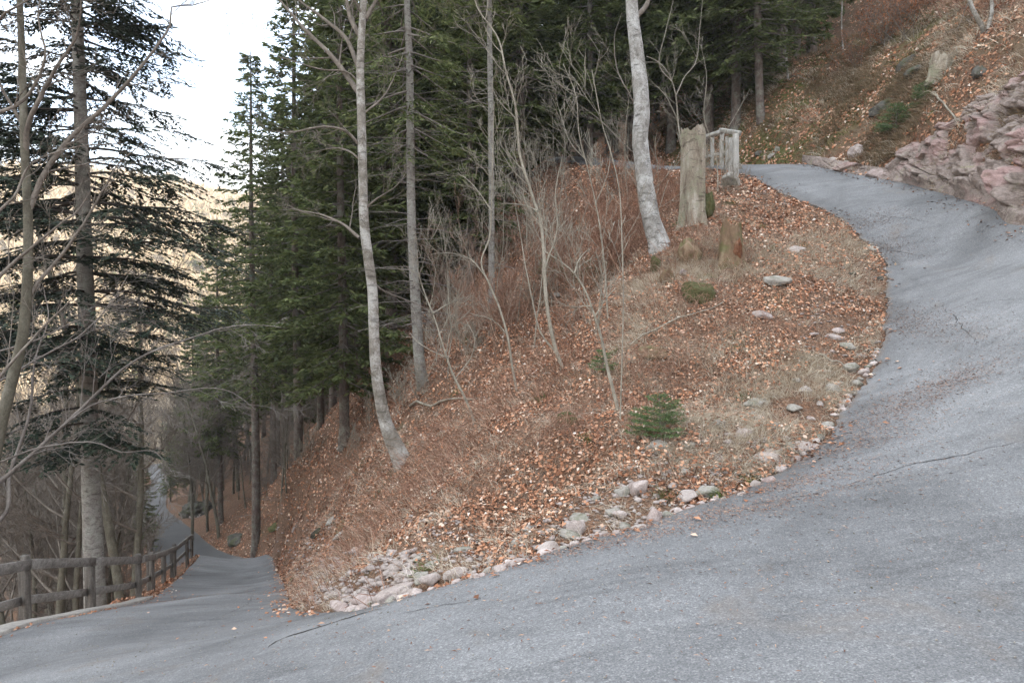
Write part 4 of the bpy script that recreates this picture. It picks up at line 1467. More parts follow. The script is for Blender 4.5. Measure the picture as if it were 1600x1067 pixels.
# twiggy reddish shrubs
SHR = "twiggy brown shrubs on the leafy slope"
hA = sapling_proto(61, 1.5, 0.008, 9, G(1010, 385), "dense reddish twiggy shrub at the foot of the big pale beech", M['bramble'], 2, 5, 0, 0.7, 0.9, "bare_shrub", "shrub", SHR, 0.0028)
hB = sapling_proto(62, 1.3, 0.007, 8, G(560, 708), "fan of pale bare stems left of the bent beech's foot", M['sapling_bark'], 2, 4, 0, 0.6, 0.8, "bare_shrub", "shrub", SHR, 0.003)
hL = sapling_proto(63, 1.9, 0.012, 5, G(975, 310), "shrub still holding orange leaves left of the big pale beech", M['twig'], 2, 5, 1500, 0.8, 0.7, "leafy_shrub", "shrub", "beech shrubs still holding orange leaves", 0.003)
for px, py, src, s, lab in ((985, 420, hA, 1.1, "reddish twiggy shrub in the hollow left of the big beech's foot"), (960, 380, hA, 1.3, "wide reddish shrub left of the big pale beech"), (1040, 330, hA, 0.9, "reddish twigs between the big beech and the tall stump"),
                            (930, 440, hA, 1.0, "brown shrub under the whippy sapling"), (890, 460, hA, 1.1, "brown shrub right of the twin stemmed sapling"), (840, 480, hB, 0.9, "pale twiggy shrub left of the twin stemmed sapling"),
                            (720, 560, hB, 1.2, "pale twiggy shrub by the thin grey trunk's foot"), (640, 640, hB, 1.0, "low pale shrub right of the bent beech's foot"), (800, 520, hA, 1.1, "low brown shrub below the thin grey trunk"),
                            (480, 720, hB, 1.2, "pale twiggy shrub right of the second brown spruce trunk"), (590, 660, hB, 0.9, "small shrub close behind the bent beech"), (1000, 300, hA, 1.2, "upper reddish shrub behind the big beech"),
                            (1110, 285, hB, 1.0, "pale stems springing up by the top railing"), (1145, 300, hB, 0.6, "small pale shrub below the top railing"), (900, 380, hA, 1.2, "tall brown shrub in the middle of the thicket"), (870, 400, hA, 1.2, "brown shrub at the back of the thicket"),
                            (1020, 250, hL, 1.0, "orange leaved shrub behind the big pale beech"), (1375, 80, hL, 1.6, "large orange leaved shrub at the top of the bank above the upper road"), (1420, 60, hL, 1.3, "orange leaved shrub right of the largest one on the bank"),
                            (1340, 110, hL, 0.9, "small orange leaved shrub below the largest one on the bank"), (600, 190, hL, 0.01, ""), (890, 520, hL, 0.35, "little orange leaved sprig beside the lone slender sapling"), (1490, 15, hA, 1.6, "purple brown shrub at the top edge above the bank"),
                            (1560, 20, hA, 1.5, "purple brown shrub at the top right corner"), (1440, 20, hA, 1.3, "purple brown shrub above the orange leaved ones")):
    if not lab:
        continue
    g = G(px, py)
    copy_tree(src, (g[0], g[1], g[2] - 0.03), rs.uniform(0, 6), s, lab)
for pts, r0, lab in (([(1540, 50), (1528, 30), (1515, 0), (1505, -60)], 0.06, "left of the two pale stems leaning at the top right corner"), ([(1541, 52), (1550, 20), (1550, -10), (1560, -80)], 0.05, "right of the two pale stems leaning at the top right corner"),
                     ([(1318, 86), (1315, 40), (1316, -20), (1310, -120)], 0.035, "thin pale pole standing on the mossy clearing"), ([(1288, 62), (1288, 20), (1286, -60)], 0.04, "thin pale pole left of the one on the mossy clearing"),
                     ([(1232, 125), (1228, 90), (1229, 40), (1230, -40)], 0.05, "reddish crooked stem in front of the dark trunks over the mossy bank")):
    g = G(*pts[0])
    t = add_tree("bare_tree", lab, "tree", "thin stems on the upper bank", g)
    m1, m2 = MB(), MB()
    ln = smooth_line([P(a, b, g[1]) for a, b in pts], 0.15)
    ln[0, 2] -= 0.15
    tube(m1, ln, np.linspace(r0, r0 * 0.5, len(ln)), 8, rough=0.06)
    for k in range(8):
        i = int((0.35 + 0.6 * rng.random()) * (len(ln) - 2))
        grow(m2, ln[i], rng.normal(size=3) + np.array([0, 0, .5]), 0.9, r0 * 0.25, 2, rng, 4, 0.3, 0.05, rmin=0.004)
    sub(t, m1, "trunk", M['beech_bark'])
    sub(t, m2, "branches", M['twig'])


# ------------------------------------------------------------------ small green spruces on the slope
def baby_spruce(seed, h, rmax, loc, label, rz=0.0):
    rng = np.random.default_rng(seed)
    t = add_tree("spruce_sapling", label, "sapling", "little green spruces on the slope", loc)
    t.rotation_euler = (0, 0, rz)
    m1, m3 = MB(), MB()
    tube(m1, [(0, 0, -.05), (0.01, 0, h * .5), (0, 0, h)], [0.012, 0.008, 0.004], 6)
    cs, ds, ss, Ls = [], [], [], []
    z = 0.02
    while z < h:
        f = z / h
        for b in range(6):
            a = rng.random() * 6.283
            L = rmax * (1 - f) ** 0.7 * (0.6 + 0.5 * rng.random()) + 0.03
            hd = np.array([math.cos(a), math.sin(a), 0.35 * f + 0.10])
            p0 = np.array([0, 0, z])
            tube(m1, [p0, p0 + hd * L * .5, p0 + hd * L], [0.005, 0.004, 0.002], 3, cap=False)
            side = np.array([-math.sin(a), math.cos(a), 0])
            nt = max(2, int(L / 0.05))
            for i in range(nt):
                u = 0.2 + 0.8 * i / nt
                for sg in (-1, 1):
                    td = unit(hd + side * sg * 0.9 + rng.normal(size=3) * 0.1)
                    tl = L * 0.42 * (1.1 - u) + 0.03
                    k = int(tl / 0.008) + 3
                    w = rng.random(k)
                    cs.append(p0 + hd * L * u + td * (tl * w)[:, None])
                    d = unit(td + rng.normal(size=(k, 3)) * 0.55)
                    ds.append(d)
                    ss.append(unit(np.cross(d, rng.normal(size=(k, 3)))))
                    Ls.append(0.022 + 0.016 * rng.random(k))
        z += 0.05
    c, d, s, L = np.vstack(cs), np.vstack(ds), np.vstack(ss), np.concatenate(Ls)
    quads_at(m3, c, d, s, L, L * 0.09 + 0.0008, 0.0)
    m1.build("stem", M['twig'], t)
    m3.build("needles", M['needle_light'], t, smooth=False)
    return t


g = G(1030, 682)
babyA = baby_spruce(71, 0.47, 0.38, (g[0], g[1], g[2]), "knee-high bright green spruce standing alone above the edge stones")
g = G(942, 580)
babyB = baby_spruce(72, 0.30, 0.24, (g[0], g[1], g[2]), "tiny grey-green spruce behind the lone slender sapling")
for px, py, s, lab in ((862, 440, 1.3, "small mossy green spruce deep in the thicket"), (1400, 205, 1.6, "small spruce sprouting on the bank above the upper road"), (540, 560, 4.0, "young green spruce low behind the bent beech"), (1445, 165, 1.3, "tuft of young spruce below the stump on the bank")):
    g = G(px, py)
    copy_tree(babyA, g, rs.uniform(0, 6), s, lab)


# ------------------------------------------------------------------ fallen leaves, grass and small litter
def outside(x, y, lo=0.02, hi=60):
    sd = HZ(x, y, 'sd')
    return (sd > lo) & (sd < hi)


def zone_grass(x, y):
    """Where dry grass grows (0..1): the shoulder of the slope near the bend and the upper bank."""
    a = sstep(-0.05, 0.35, fbm(x / 1.4, y / 1.4, 3, 51))
    near = sstep(0.6, 1.8, x - 0.12 * (y - 6)) * sstep(16.5, 13, y)
    bank = sstep(7.5, 9.5, x) * sstep(12, 16, y) * 0.8
    foot = sstep(1.6, 0.2, HZ(x, y, 'sd')) * sstep(-1.0, 0.4, x) * 0.8 * sstep(12, 10, y)
    return np.clip(a * np.maximum(np.maximum(near, bank), foot) + 0.03, 0, 1)


n = 480000
x, y = near_points(n, 3.5, 48, 1.5)
m = outside(x, y, 0.0)
den = 0.34 + 0.45 * fbm(x / 2.6 + 3, y / 2.6, 3, 67) - 0.30 * sstep(1.3, 0.2, HZ(x, y, 'sd')) * sstep(14, 11, y) + 0.8 * sstep(-0.3, 0.3, fbm(x / 0.8, y / 0.8, 3, 61)) - 0.15 * zone_grass(x, y) - 0.10 * sstep(8.5, 10, x) * sstep(-0.15, 0.3, fbm(x / 1.3 + 5, y / 1.3, 3, 66))
m &= RNG.random(n) < den * 1.1
x, y = x[m], y[m]
N = normals(x, y)
k = len(x)
z = HZ(x, y)
r = np.hypot(x, y)
sz = (0.020 + 0.045 * RNG.random(k) ** 1.7) * np.clip(r / 11, 1, 2.2)
tilt = rand_unit(k) * 0.75
d = unit(np.cross(N + tilt * 0.5, rand_unit(k)))
s = unit(np.cross(d, N + tilt))
mb = MB()
quads_at(mb, np.stack([x, y, z], 1) + N * (0.012 + (0.035 + 0.06 * zone_grass(x, y)) * RNG.random(k))[:, None] - d * sz[:, None] * 0.5, d, s, sz, sz * 0.33, (RNG.random(k) - 0.3) * 0.5)
o = mb.build("leaf_litter", M['leaf'], smooth=False)
tag(o, "fallen brown beech leaves carpeting the slope beside the bend", "leaf litter", kind="stuff")

# leaves strayed onto the asphalt edge and along the rock foot
n = 14000
x, y = near_points(n * 6, 3.5, 30, 1.0)
sd = HZ(x, y, 'sd')
m = (sd < 0) & (RNG.random(len(x)) < np.exp(sd * 6.5) * 1.3 * sstep(-0.2, 0.3, fbm(x / 0.5, y / 0.5, 3, 63)) + 0.0005)
rockfoot = (sd < 0) & (sd > -0.45) & (x > 8) & (RNG.random(len(x)) < 0.35)
m |= rockfoot
x, y = x[m], y[m]
k = len(x)
z = road_tps(x, y) + 0.032
d = rand_unit(k) * np.array([1, 1, 0.15])
s = unit(np.cross(d, np.array([0, 0, 1.0]) + rand_unit(k) * 0.4))
L = 0.035 + 0.04 * RNG.random(k)
mb = MB()
quads_at(mb, np.stack([x, y, z + 0.008 * RNG.random(k)], 1), unit(d), s, L, L * 0.34, 0.12)
tag(mb.build("strayed_leaves", M['leaf'], smooth=False), "scattered brown leaves blown onto the edge of the asphalt", "leaves", kind="stuff")

# needles and crumbs in orange drifts on the asphalt
cs = []
for (px, py, Y, sx, sy, cnt) in ((1440, 640, 7.6, .55, .3, 1700), (1395, 655, 7.2, .4, .2, 1300), (1500, 590, 7.6, .3, .35, 1100), (1400, 500, 10.5, .25, 1.2, 4600), (1360, 350, 14.5, .5, .3, 2500), (1395, 385, 13.3, .35, .3, 1800), (1330, 700, 6.7, .5, .25, 2200), (1240, 770, 5.9, .5, .15, 1400), (1100, 815, 5.4, .9, .12, 1800), (950, 862, 5.1, .7, .1, 1000), (300, 925, 14, 1.2, 2.0, 1200), (1300, 780, 5, 1.5, .8, 900), (1000, 950, 3.9, 2.0, 0.7, 900)):
    c = P(px, py, Y)
    q = RNG.normal(size=(cnt, 2)) * np.array([sx, sy]) + np.array(c[:2])
    cs.append(q)
q = np.vstack(cs)
m = HZ(q[:, 0], q[:, 1], 'sd') < -0.01
q = q[m]
k = len(q)
d = unit(rand_unit(k) * np.array([1, 1, 0.05]))
s = unit(np.cross(d, np.array([0, 0, 1.0])))
s = np.repeat(np.array([[0, 0, 1.0]]), k, 0) * 0.3 + s
L = 0.012 + 0.028 * RNG.random(k)
mb = MB()
quads_at(mb, np.stack([q[:, 0], q[:, 1], road_tps(q[:, 0], q[:, 1]) + 0.038], 1), d, s, L, 0.0015 + 0.003 * RNG.random(k), 0.1)
tag(mb.build("pine_needles", M['bramble'], smooth=False), "orange drifts of needles and crumbs lying on the asphalt", "needles", kind="stuff")

# loose grit on the asphalt
n = 5000
x, y = near_points(n, 2.6, 12, 1.0, -42, 42)
m = HZ(x, y, 'sd') < -0.05
x, y = x[m], y[m]
mb = MB()
tet = np.array([[1, 0, -.4], [-.5, .87, -.4], [-.5, -.87, -.4], [0, 0, .8], [.6, .6, .3], [-.6, .2, .5]])
for a, b in zip(x, y):
    rdm = 0.0025 + 0.006 * RNG.random() ** 3
    V = tet * rdm * (0.6 + 0.8 * RNG.random((6, 3)))
    mb.v.append(V + np.array([a, b, 0]))
    mb.t.append(np.array([[0, 1, 4], [1, 5, 4], [4, 5, 3], [1, 2, 5], [2, 3, 5], [2, 0, 3], [0, 4, 3], [0, 2, 1]]) + mb.n)
    mb.n += 6
zz = np.repeat(road_tps(x, y) + 0.030, 6)
V = np.vstack(mb.v)
V[:, 2] += zz
mb.v = [V]
tag(mb.build("loose_grit", M['grey_stone'], smooth=False), "loose grit scattered over the asphalt", "grit", kind="stuff")


def blades(x, y, L, Wd, lean, mat, name, label, cat, clump=0.0, droop=0.6):
    """Two-segment bent blades rooted on the ground."""
    k = len(x)
    N = normals(x, y)
    z = HZ(x, y) - 0.01
    base = np.stack([x, y, z], 1)
    down = unit(np.stack([N[:, 0], N[:, 1], np.zeros(k)], 1))
    d0 = unit(N * 0.5 + np.array([0, 0, 0.5]) + rand_unit(k) * lean + down * 0.35)
    d1 = unit(d0 + down * 0.5 + np.array([0, 0, -droop]) + rand_unit(k) * 0.3)
    s = unit(np.cross(d0, rand_unit(k))) * Wd[:, None]
    p1 = base + d0 * (L * 0.5)[:, None]
    p2 = p1 + d1 * (L * 0.5)[:, None]
    V = np.stack([base + s, base - s, p1 - s * 0.7, p1 + s * 0.7, p2 - s * 0.15, p2 + s * 0.15], 1).reshape(-1, 3)
    i = np.arange(k)[:, None] * 6
    Q = np.vstack([i + np.array([[0, 1, 2, 3]]), i + np.array([[3, 2, 4, 5]])])
    mb = MB()
    mb.add(V, Q)
    tag(mb.build(name, mat, smooth=False), label, cat, kind="stuff")


def tufts(n_t, per, r0, r1, fall, keep, rad, az=(-42, 42)):
    x, y = near_points(n_t, r0, r1, fall, *az)
    m = outside(x, y, 0.05) & keep(x, y)
    x, y = x[m], y[m]
    k = len(x)
    rr_ = rad * (0.4 + RNG.random(k))
    X = np.repeat(x, per) + RNG.normal(size=k * per) * np.repeat(rr_, per)
    Y = np.repeat(y, per) + RNG.normal(size=k * per) * np.repeat(rr_, per)
    m = outside(X, Y, 0.0)
    return X[m], Y[m]


x, y = tufts(20000, 24, 4.5, 19, 0.9, lambda a, b: RNG.random(len(a)) < zone_grass(a, b) * 0.95 + 0.04, 0.07, (-24, 36))
k = len(x)
blades(x, y, 0.08 + 0.20 * RNG.random(k), 0.0011 + 0.0012 * RNG.random(k) * np.clip(np.hypot(x, y) / 8, 1, 2.5), 0.75, M['straw'], "dry_grass", "matted straw coloured dry grass on the shoulder of the slope", "dry grass")
x, y = tufts(230, 70, 5, 22, 0.9, lambda a, b: RNG.random(len(a)) < 0.30, 0.05)
k = len(x)
blades(x, y, 0.06 + 0.09 * RNG.random(k), 0.002 + 0.002 * RNG.random(k), 0.6, M['green_grass'], "green_grass", "small tufts of green grass between the leaves", "grass", droop=0.2)
# heath, moss and brown grass on the upper bank
x, y = tufts(17000, 20, 12, 36, 0.5, lambda a, b: (RNG.random(len(a)) < sstep(-0.05, 0.3, fbm(a / 1.3, b / 1.3, 3, 81)) * 0.85) & (a > 9.5), 0.12, (14, 42))
k = len(x)
blades(x, y, 0.14 + 0.26 * RNG.random(k), 0.004 + 0.004 * RNG.random(k), 0.8, M['heather'], "heath", "olive brown heath and grass on the bank above the upper road", "heath", droop=0.4)
x, y = tufts(2600, 20, 12, 32, 0.5, lambda a, b: (RNG.random(len(a)) < sstep(0.0, 0.3, fbm(a / 1.1 + 9, b / 1.1, 3, 83)) * 0.9) & (a > 7.5), 0.15, (14, 42))
k = len(x)
blades(x, y, 0.2 + 0.3 * RNG.random(k), 0.0035 + 0.003 * RNG.random(k), 0.7, M['straw'], "bank_grass", "pale hanging grass on the bank above the upper road", "dry grass", droop=0.9)
M['moss_blade'] = mat_island('moss_blade', [(0, (0.05, 0.055, 0.018)), (0.5, (0.12, 0.125, 0.04)), (1, (0.22, 0.20, 0.09))], 0.9)
# moss on the upper clearing
x, y = tufts(5000, 16, 19, 42, 0.4, lambda a, b: (a > 7.0) & (a < 17) & (b > 20) & (RNG.random(len(a)) < sstep(-0.3, 0.1, fbm(a / 2.5, b / 2.5, 3, 84))), 0.2, (10, 32))
k = len(x)
blades(x, y, 0.06 + 0.12 * RNG.random(k), 0.006 + 0.008 * RNG.random(k), 0.9, M['moss_blade'], "moss", "yellow green moss carpeting the bank beyond the upper road", "moss", droop=0.3)

# dead bramble and stems lying down the slope
x, y = tufts(2600, 7, 6, 32, 0.9, lambda a, b: (RNG.random(len(a)) < sstep(-0.1, 0.3, fbm(a / 2.2 + 4, b / 2.2, 3, 91)) * (1 - 0.6 * zone_grass(a, b))) & (a < 7), 0.12, (-32, 24))
k = len(x)
blades(x, y, 0.30 + 0.55 * RNG.random(k), 0.0022 + 0.002 * RNG.random(k), 0.7, M['bramble'], "dead_stems", "tangle of thin reddish dead stems lying down the slope", "dead stems", droop=1.0)
# upright bare twigs that make the brown haze over the slope
x, y = near_points(9000, 9, 30, 0.4, -14, 16)
m = outside(x, y, 0.8) & (x < 6) & (RNG.random(len(x)) < sstep(-0.35, 0.15, fbm(x / 2.0, y / 2.0 + 5, 2, 93))) & (y > 9 + np.clip(x, 0, 5) * 0.9)
x, y = x[m], y[m]
k = len(x)
blades(x, y, 0.35 + 0.65 * RNG.random(k) ** 1.5, 0.0025 + 0.002 * RNG.random(k), 0.45, M['bramble'], "bare_twigs", "brown haze of thin upright twigs over the upper slope", "twigs", droop=0.2)


# ------------------------------------------------------------------ stones
def stone_mesh(seed, a, b, c, rough=0.14, level=3):
    bm_ico = _ico(level)
    V, T = bm_ico
    rng = np.random.default_rng(seed)
    # cut planes make it blocky
    V = V.copy()
    for i in range(16):
        nrm = unit(rng.normal(size=3))
        dd = 0.55 + 0.28 * rng.random()
        e = V @ nrm - dd
        V = V - np.clip(e, 0, None)[:, None] * nrm[None] * 0.9
    o = rng.random(3) * 50
    nz = np.array([noise.fractal(Vector(v * 1.7 + o), 1.0, 2.0, 3) for v in V])
    V = V * (1 + rough * nz)[:, None] * np.array([a, b, c])
    return V, T


_ICO = {}


def _ico(level):
    if level not in _ICO:
        import bmesh
        bm = bmesh.new()
        bmesh.ops.create_icosphere(bm, subdivisions=level, radius=1)
        V = np.array([v.co[:] for v in bm.verts])
        T = np.array([[v.index for v in f.verts] for f in bm.faces])
        bm.free()
        _ICO[level] = (V, T)
    return _ICO[level]


def stone(loc, size, seed, mat, label, group, name="stone", sink=0.35, tilt=0.2, rz=None, cat="stone", level=3):
    rng = random.Random(seed)
    V, T = stone_mesh(seed, *size, level=level)
    n = normals(np.array([loc[0]]), np.array([loc[1]]))[0]
    V = V + np.array([0, 0, size[2] * (1 - 2 * sink)])
    mb = MB()
    mb.add(V, None, T)
    o = mb.build(name, mat, smooth=False)
    o.location = loc
    q = Vector((0, 0, 1)).rotation_difference(Vector(n).lerp(Vector((0, 0, 1)), 0.4))
    o.rotation_mode = 'QUATERNION'
    o.rotation_quaternion = q @ Matrix.Rotation(rz if rz is not None else rng.uniform(0, 6.28), 4, 'Z').to_quaternion() @ Matrix.Rotation(rng.uniform(-tilt, tilt), 4, 'X').to_quaternion()
    tag(o, label, cat, group)
    return o


M['pale_stone'] = mat_stone('pale_edge_stone', (0.34, 0.27, 0.25), (0.48, 0.41, 0.385), (0.62, 0.56, 0.53), 6, 0.0, 0.2)
EDGE = "pale stones bordering the asphalt round the bend"
SCAT = "stones lying among the leaves of the slope"
# measured stones: px, py (centre), width px, height px
big = [(1025, 806, 30, 34, "upright pale boulder at the asphalt edge below the small green spruce"), (898, 822, 30, 32, "round pale boulder right of the long row of edge stones"), (860, 855, 36, 22, "broad pink stone left of the round pale boulder"),
       (808, 880, 32, 20, "pale oval stone, third of a tight row along the asphalt"), (784, 889, 24, 22, "rounded pale stone, second of a tight row along the asphalt"), (838, 873, 18, 14, "small pale stone wedged in the tight row along the asphalt"),
       (752, 900, 24, 16, "low pale stone, first of a tight row along the asphalt"), (1000, 760, 34, 28, "grey boulder above the upright pale one"), (970, 803, 26, 18, "grey stone left of the upright pale boulder"),
       (1000, 824, 28, 14, "flat pink stone at the foot of the upright pale boulder"), (966, 833, 22, 12, "small flat pink stone left of the flat pink one"), (936, 838, 22, 14, "squat pinkish stone between the two boulders"),
       (1072, 737, 20, 16, "rounded grey stone under the small green spruce"), (1104, 768, 34, 26, "jagged grey rock above the asphalt edge right of the small spruce"), (1132, 779, 16, 12, "small stone right of the jagged grey rock"),
       (1160, 774, 18, 10, "flat pale sliver of stone at the asphalt edge"), (1182, 756, 16, 20, "upright pale stone of a pair at the asphalt edge"), (1204, 750, 24, 14, "flat pale stone of a pair at the asphalt edge"),
       (1196, 716, 50, 15, "long flat pink stone above the pair at the asphalt edge"), (1224, 728, 18, 14, "small white stone right of the long flat pink one"), (1252, 698, 36, 20, "broad rounded pink stone at the bend of the asphalt edge"),
       (1243, 716, 24, 14, "stone under the broad rounded pink one"), (1282, 684, 12, 14, "last small upright stone of the edge row, at the top"), (1030, 697, 40, 22, "grey boulder right under the small green spruce"),
       (1122, 662, 28, 18, "grey stone half hidden by dry grass right of the small spruce"), (1175, 648, 26, 12, "flat grey stone above the dry grass"), (1240, 636, 26, 14, "grey stone near the asphalt above the dry grass"),
       (1242, 391, 38, 18, "pinkish stone right of the short rotten stump"), (1216, 440, 46, 9, "broad flat grey stone in the leaves below the rotten stump"), (1194, 492, 38, 16, "pink stone below the broad flat grey one"),
       (1326, 541, 30, 10, "flat grey stone close to the asphalt, uppermost of three"), (1332, 572, 24, 20, "grey stone close to the asphalt, middle of three"), (1300, 606, 34, 10, "thin flat stone close to the asphalt, lowest of three"),
       (1362, 388, 24, 8, "flat stone where asphalt and leaves meet at the upper notch"), (1375, 434, 14, 8, "dark round stone on the leaves beside the upper notch"), (1332, 427, 14, 8, "dark round stone left of the other dark one"), (1310, 515, 22, 10, "small pinkish flat stone half buried in leaves"),
       (1180, 630, 40, 10, "long low slab in the dry grass above the bend"), (530, 836, 26, 12, "grey stone in the leaves on the foot of the slope"), (495, 832, 22, 16, "dark stone beside tufts at the foot of the slope"), (560, 858, 30, 14, "pale flat stone in the leaves left of the wedge"), (520, 812, 30, 8, "low grey slab on the foot of the slope"),
       (868, 460, 18, 10, "bluish stone glimpsed in the thicket"), (1067, 425, 14, 12, "pale stone at the foot of the mossy root mound")]
for i, (px, py, w, h, lab) in enumerate(big):
    g = G(px, py + h * 0.3)
    s = g[1] / F
    kf_ = 1.08 if 'edge' in lab or 'boulder' in lab or 'row' in lab else 1.0
    a = w * s * 0.56 * kf_
    c = h * s * 0.52 * kf_
    mt = M['stone'] if ("pink" in lab or "pale" in lab or "white" in lab) else (M['dark_stone'] if "dark" in lab else M['grey_stone'])
    edge = "asphalt edge" in lab or "row" in lab
    stone((g[0], g[1], g[2]), (a, a * 0.8, max(c, a * 0.35)), 100 + i, mt, lab, EDGE if edge else SCAT, rz=(random.random() - .5) * 0.6, sink=0.28)
def near_big(pp):
    b = min(big, key=lambda q: math.hypot(q[0] - pp[0], q[1] - pp[1]))
    w = b[4].replace(",", "").split()
    cut = [i for i, x in enumerate(w) if x in ("stone", "boulder", "rock", "slab", "one", "sliver", "pair")]
    side = "left" if pp[0] < b[0] - 6 else ("right" if pp[0] > b[0] + 6 else "just uphill")
    return side + " of the " + " ".join(w[:(cut[0] + 1 if cut else 4)][-4:])


used_labels = {}


def fresh(lab):
    used_labels[lab] = used_labels.get(lab, 0) + 1
    return lab if used_labels[lab] == 1 else lab + ", " + ["", "", "second nearest", "third nearest", "fourth nearest", "fifth nearest", "sixth nearest", "seventh nearest", "farther out", "farther still", "farthest", "farthest of all"][min(used_labels[lab], 11)]


# the long slab and its neighbours at the tip of the wedge
for i, (p0, p1, w, lab) in enumerate((((585, 950), (650, 905), 0.17, "long tilted pink slab at the tip of the leafy wedge"), ((548, 953), (605, 938), 0.12, "second pink slab lying left of the long tilted one"),
                                      ((515, 955), (550, 950), 0.10, "small pale slab left of the two pink slabs"), ((655, 920), (690, 912), 0.08, "narrow slab right of the long tilted one"), ((690, 912), (735, 898), 0.08, "second narrow slab towards the row of edge stones"))):
    a, b = np.array(G(*p0)), np.array(G(*p1))
    L = np.linalg.norm(b - a)
    L = min(L, 0.95)
    c = (a + b) / 2
    ang = math.atan2(b[1] - a[1], b[0] - a[0])
    c[2] = hz(c[0], c[1])
    stone(tuple(c), (L * 0.55, w * 0.8, 0.055), 300 + i, M['stone'], lab, EDGE, name="stone_slab", rz=ang, sink=0.12, tilt=0.3)
# the rest of the edge row
idx = [i for i in range(len(in_line)) if 5.0 < in_line[i, 1] < 9.8 and in_line[i, 0] > -1.6]
seg = in_line[idx]
cum = np.concatenate([[0], np.cumsum(np.linalg.norm(np.diff(seg[:, :2], axis=0), axis=1))])
s = 0.1
q = 0
rs = random.Random(12)
taken = [px_at(G(b[0], b[1])) for b in big]
while s < cum[-1]:
    x = np.interp(s, cum, seg[:, 0])
    y = np.interp(s, cum, seg[:, 1])
    i = min(int(np.searchsorted(cum, s)), len(seg) - 2)
    tdir = unit(seg[i + 1, :2] - seg[i, :2])
    nl = np.array([-tdir[1], tdir[0]])
    off = 0.02 + 0.07 * rs.random()
    xx, yy = x + nl[0] * off, y + nl[1] * off
    pp = px_at((xx, yy, hz(xx, yy)))
    a = rs.uniform(0.035, 0.075)
    if min(math.hypot(pp[0] - t[0], pp[1] - t[1]) for t in taken) > 10:
        q += 1
        el, pk = rs.uniform(1, 1.5), rs.random() < 0.7
        stone((xx, yy, hz(xx, yy)), (a * el, a, a * rs.uniform(0.5, 0.8)), 400 + q, M['pale_stone'] if pk else M['grey_stone'],
              fresh("%s %s %s" % ("tiny" if a < 0.045 else "small", "pinkish edge stone" if pk else "grey edge stone", near_big(pp))), EDGE, sink=0.25, level=2)
    s += a * 2 + 0.01 + (0.2 * rs.random() if rs.random() < 0.15 else 0)
# a second, half-buried row behind the edge row
s = 0.3
q = 0
while s < cum[-1]:
    x = np.interp(s, cum, seg[:, 0])
    y = np.interp(s, cum, seg[:, 1])
    i = min(int(np.searchsorted(cum, s)), len(seg) - 2)
    tdir = unit(seg[i + 1, :2] - seg[i, :2])
    nl = np.array([-tdir[1], tdir[0]])
    off = 0.22 + 0.75 * rs.random() ** 1.3
    xx, yy = x + nl[0] * off, y + nl[1] * off
    a = rs.uniform(0.035, 0.10)
    q += 1
    el, pk = rs.uniform(1.1, 1.8), rs.random() < 0.5
    stone((xx, yy, hz(xx, yy)), (a * el, a, a * rs.uniform(0.4, 0.7)), 500 + q, M['stone'] if pk else M['grey_stone'],
          fresh("%s %s half-buried stone %s" % ("long" if el > 1.45 else "stubby", "pinkish" if pk else "grey", near_big(px_at((xx, yy, hz(xx, yy)))))), "half buried stones behind the edge row", sink=0.36, level=3)
    s += 0.08 + 0.20 * rs.random()
# small flat chips on the tongue beside the lower road and among the edge stones
mb = MB()
V0, T0 = _ico(1)
cnt = 0
for (px0, px1, py0, py1, n, sz) in ((445, 640, 868, 950, 700, 0.05), (640, 1260, 680, 900, 2600, 0.028), (1250, 1380, 370, 560, 240, 0.03), (430, 520, 820, 900, 120, 0.05), (1160, 1360, 262, 330, 150, 0.05)):
    for k in range(n):
        Yg = None
        px, py = rs.uniform(px0, px1), rs.uniform(py0, py1)
        a_ = np.array(P(px, py, 1.0)) - np.array([0, 0, EYE])
        Ys = np.geomspace(4, 30, 160)
        hh = HZ(a_[0] * Ys, Ys)
        b_ = np.nonzero(EYE + a_[2] * Ys < hh)[0]
        if len(b_) == 0:
            continue
        Y = Ys[b_[0]]
        x, y = a_[0] * Y + rs.uniform(-.03, .03), Y + rs.uniform(-.1, .1)
        sdv = float(HZ(x, y, 'sd')[0])
        if sdv < 0.03 or (px0 == 640 and sdv > 1.3):
            continue
        f = sz * (0.35 + rs.random() ** 2 * 1.1)
        R3 = np.array(Matrix.Rotation(rs.uniform(0, 6.28), 3, 'Z') @ Matrix.Rotation(rs.uniform(-.5, .5), 3, 'X'))
        V = (V0 * (0.7 + 0.6 * RNG.random((len(V0), 1))) * np.array([1.2, 0.8, 0.4]) * f) @ R3.T
        mb.add(V + np.array([x, y, hz(x, y) + f * 0.25]), None, T0)
tag(mb.build("stone_chips", M['stone'], smooth=False), "broken pinkish stone chips strewn beside the lower road", "gravel", kind="stuff")


# ------------------------------------------------------------------ the rock face right of the upper road
def cells2(u, v, seed):
    """Tilted facet value per Voronoi cell and distance to the border, for blocky rock."""
    iu, iv = np.floor(u), np.floor(v)
    best = np.full(u.shape, 9.0)
    second = np.full(u.shape, 9.0)
    val = np.zeros(u.shape)
    for du in (-1, 0, 1):
        for dv in (-1, 0, 1):
            a, b = iu + du, iv + dv
            fx = a + _hash(a, b, seed)
            fy = b + _hash(a, b, seed + 1)
            d = np.hypot(u - fx, v - fy)
            h = _hash(a, b, seed + 2) + (u - fx) * (_hash(a, b, seed + 3) - .5) * 1.4 + (v - fy) * (_hash(a, b, seed + 4) - .5) * 1.4
            closer = d < best
            second = np.where(closer, best, np.minimum(second, d))
            val = np.where(closer, h, val)
            best = np.where(closer, d, best)
    return val, second - best


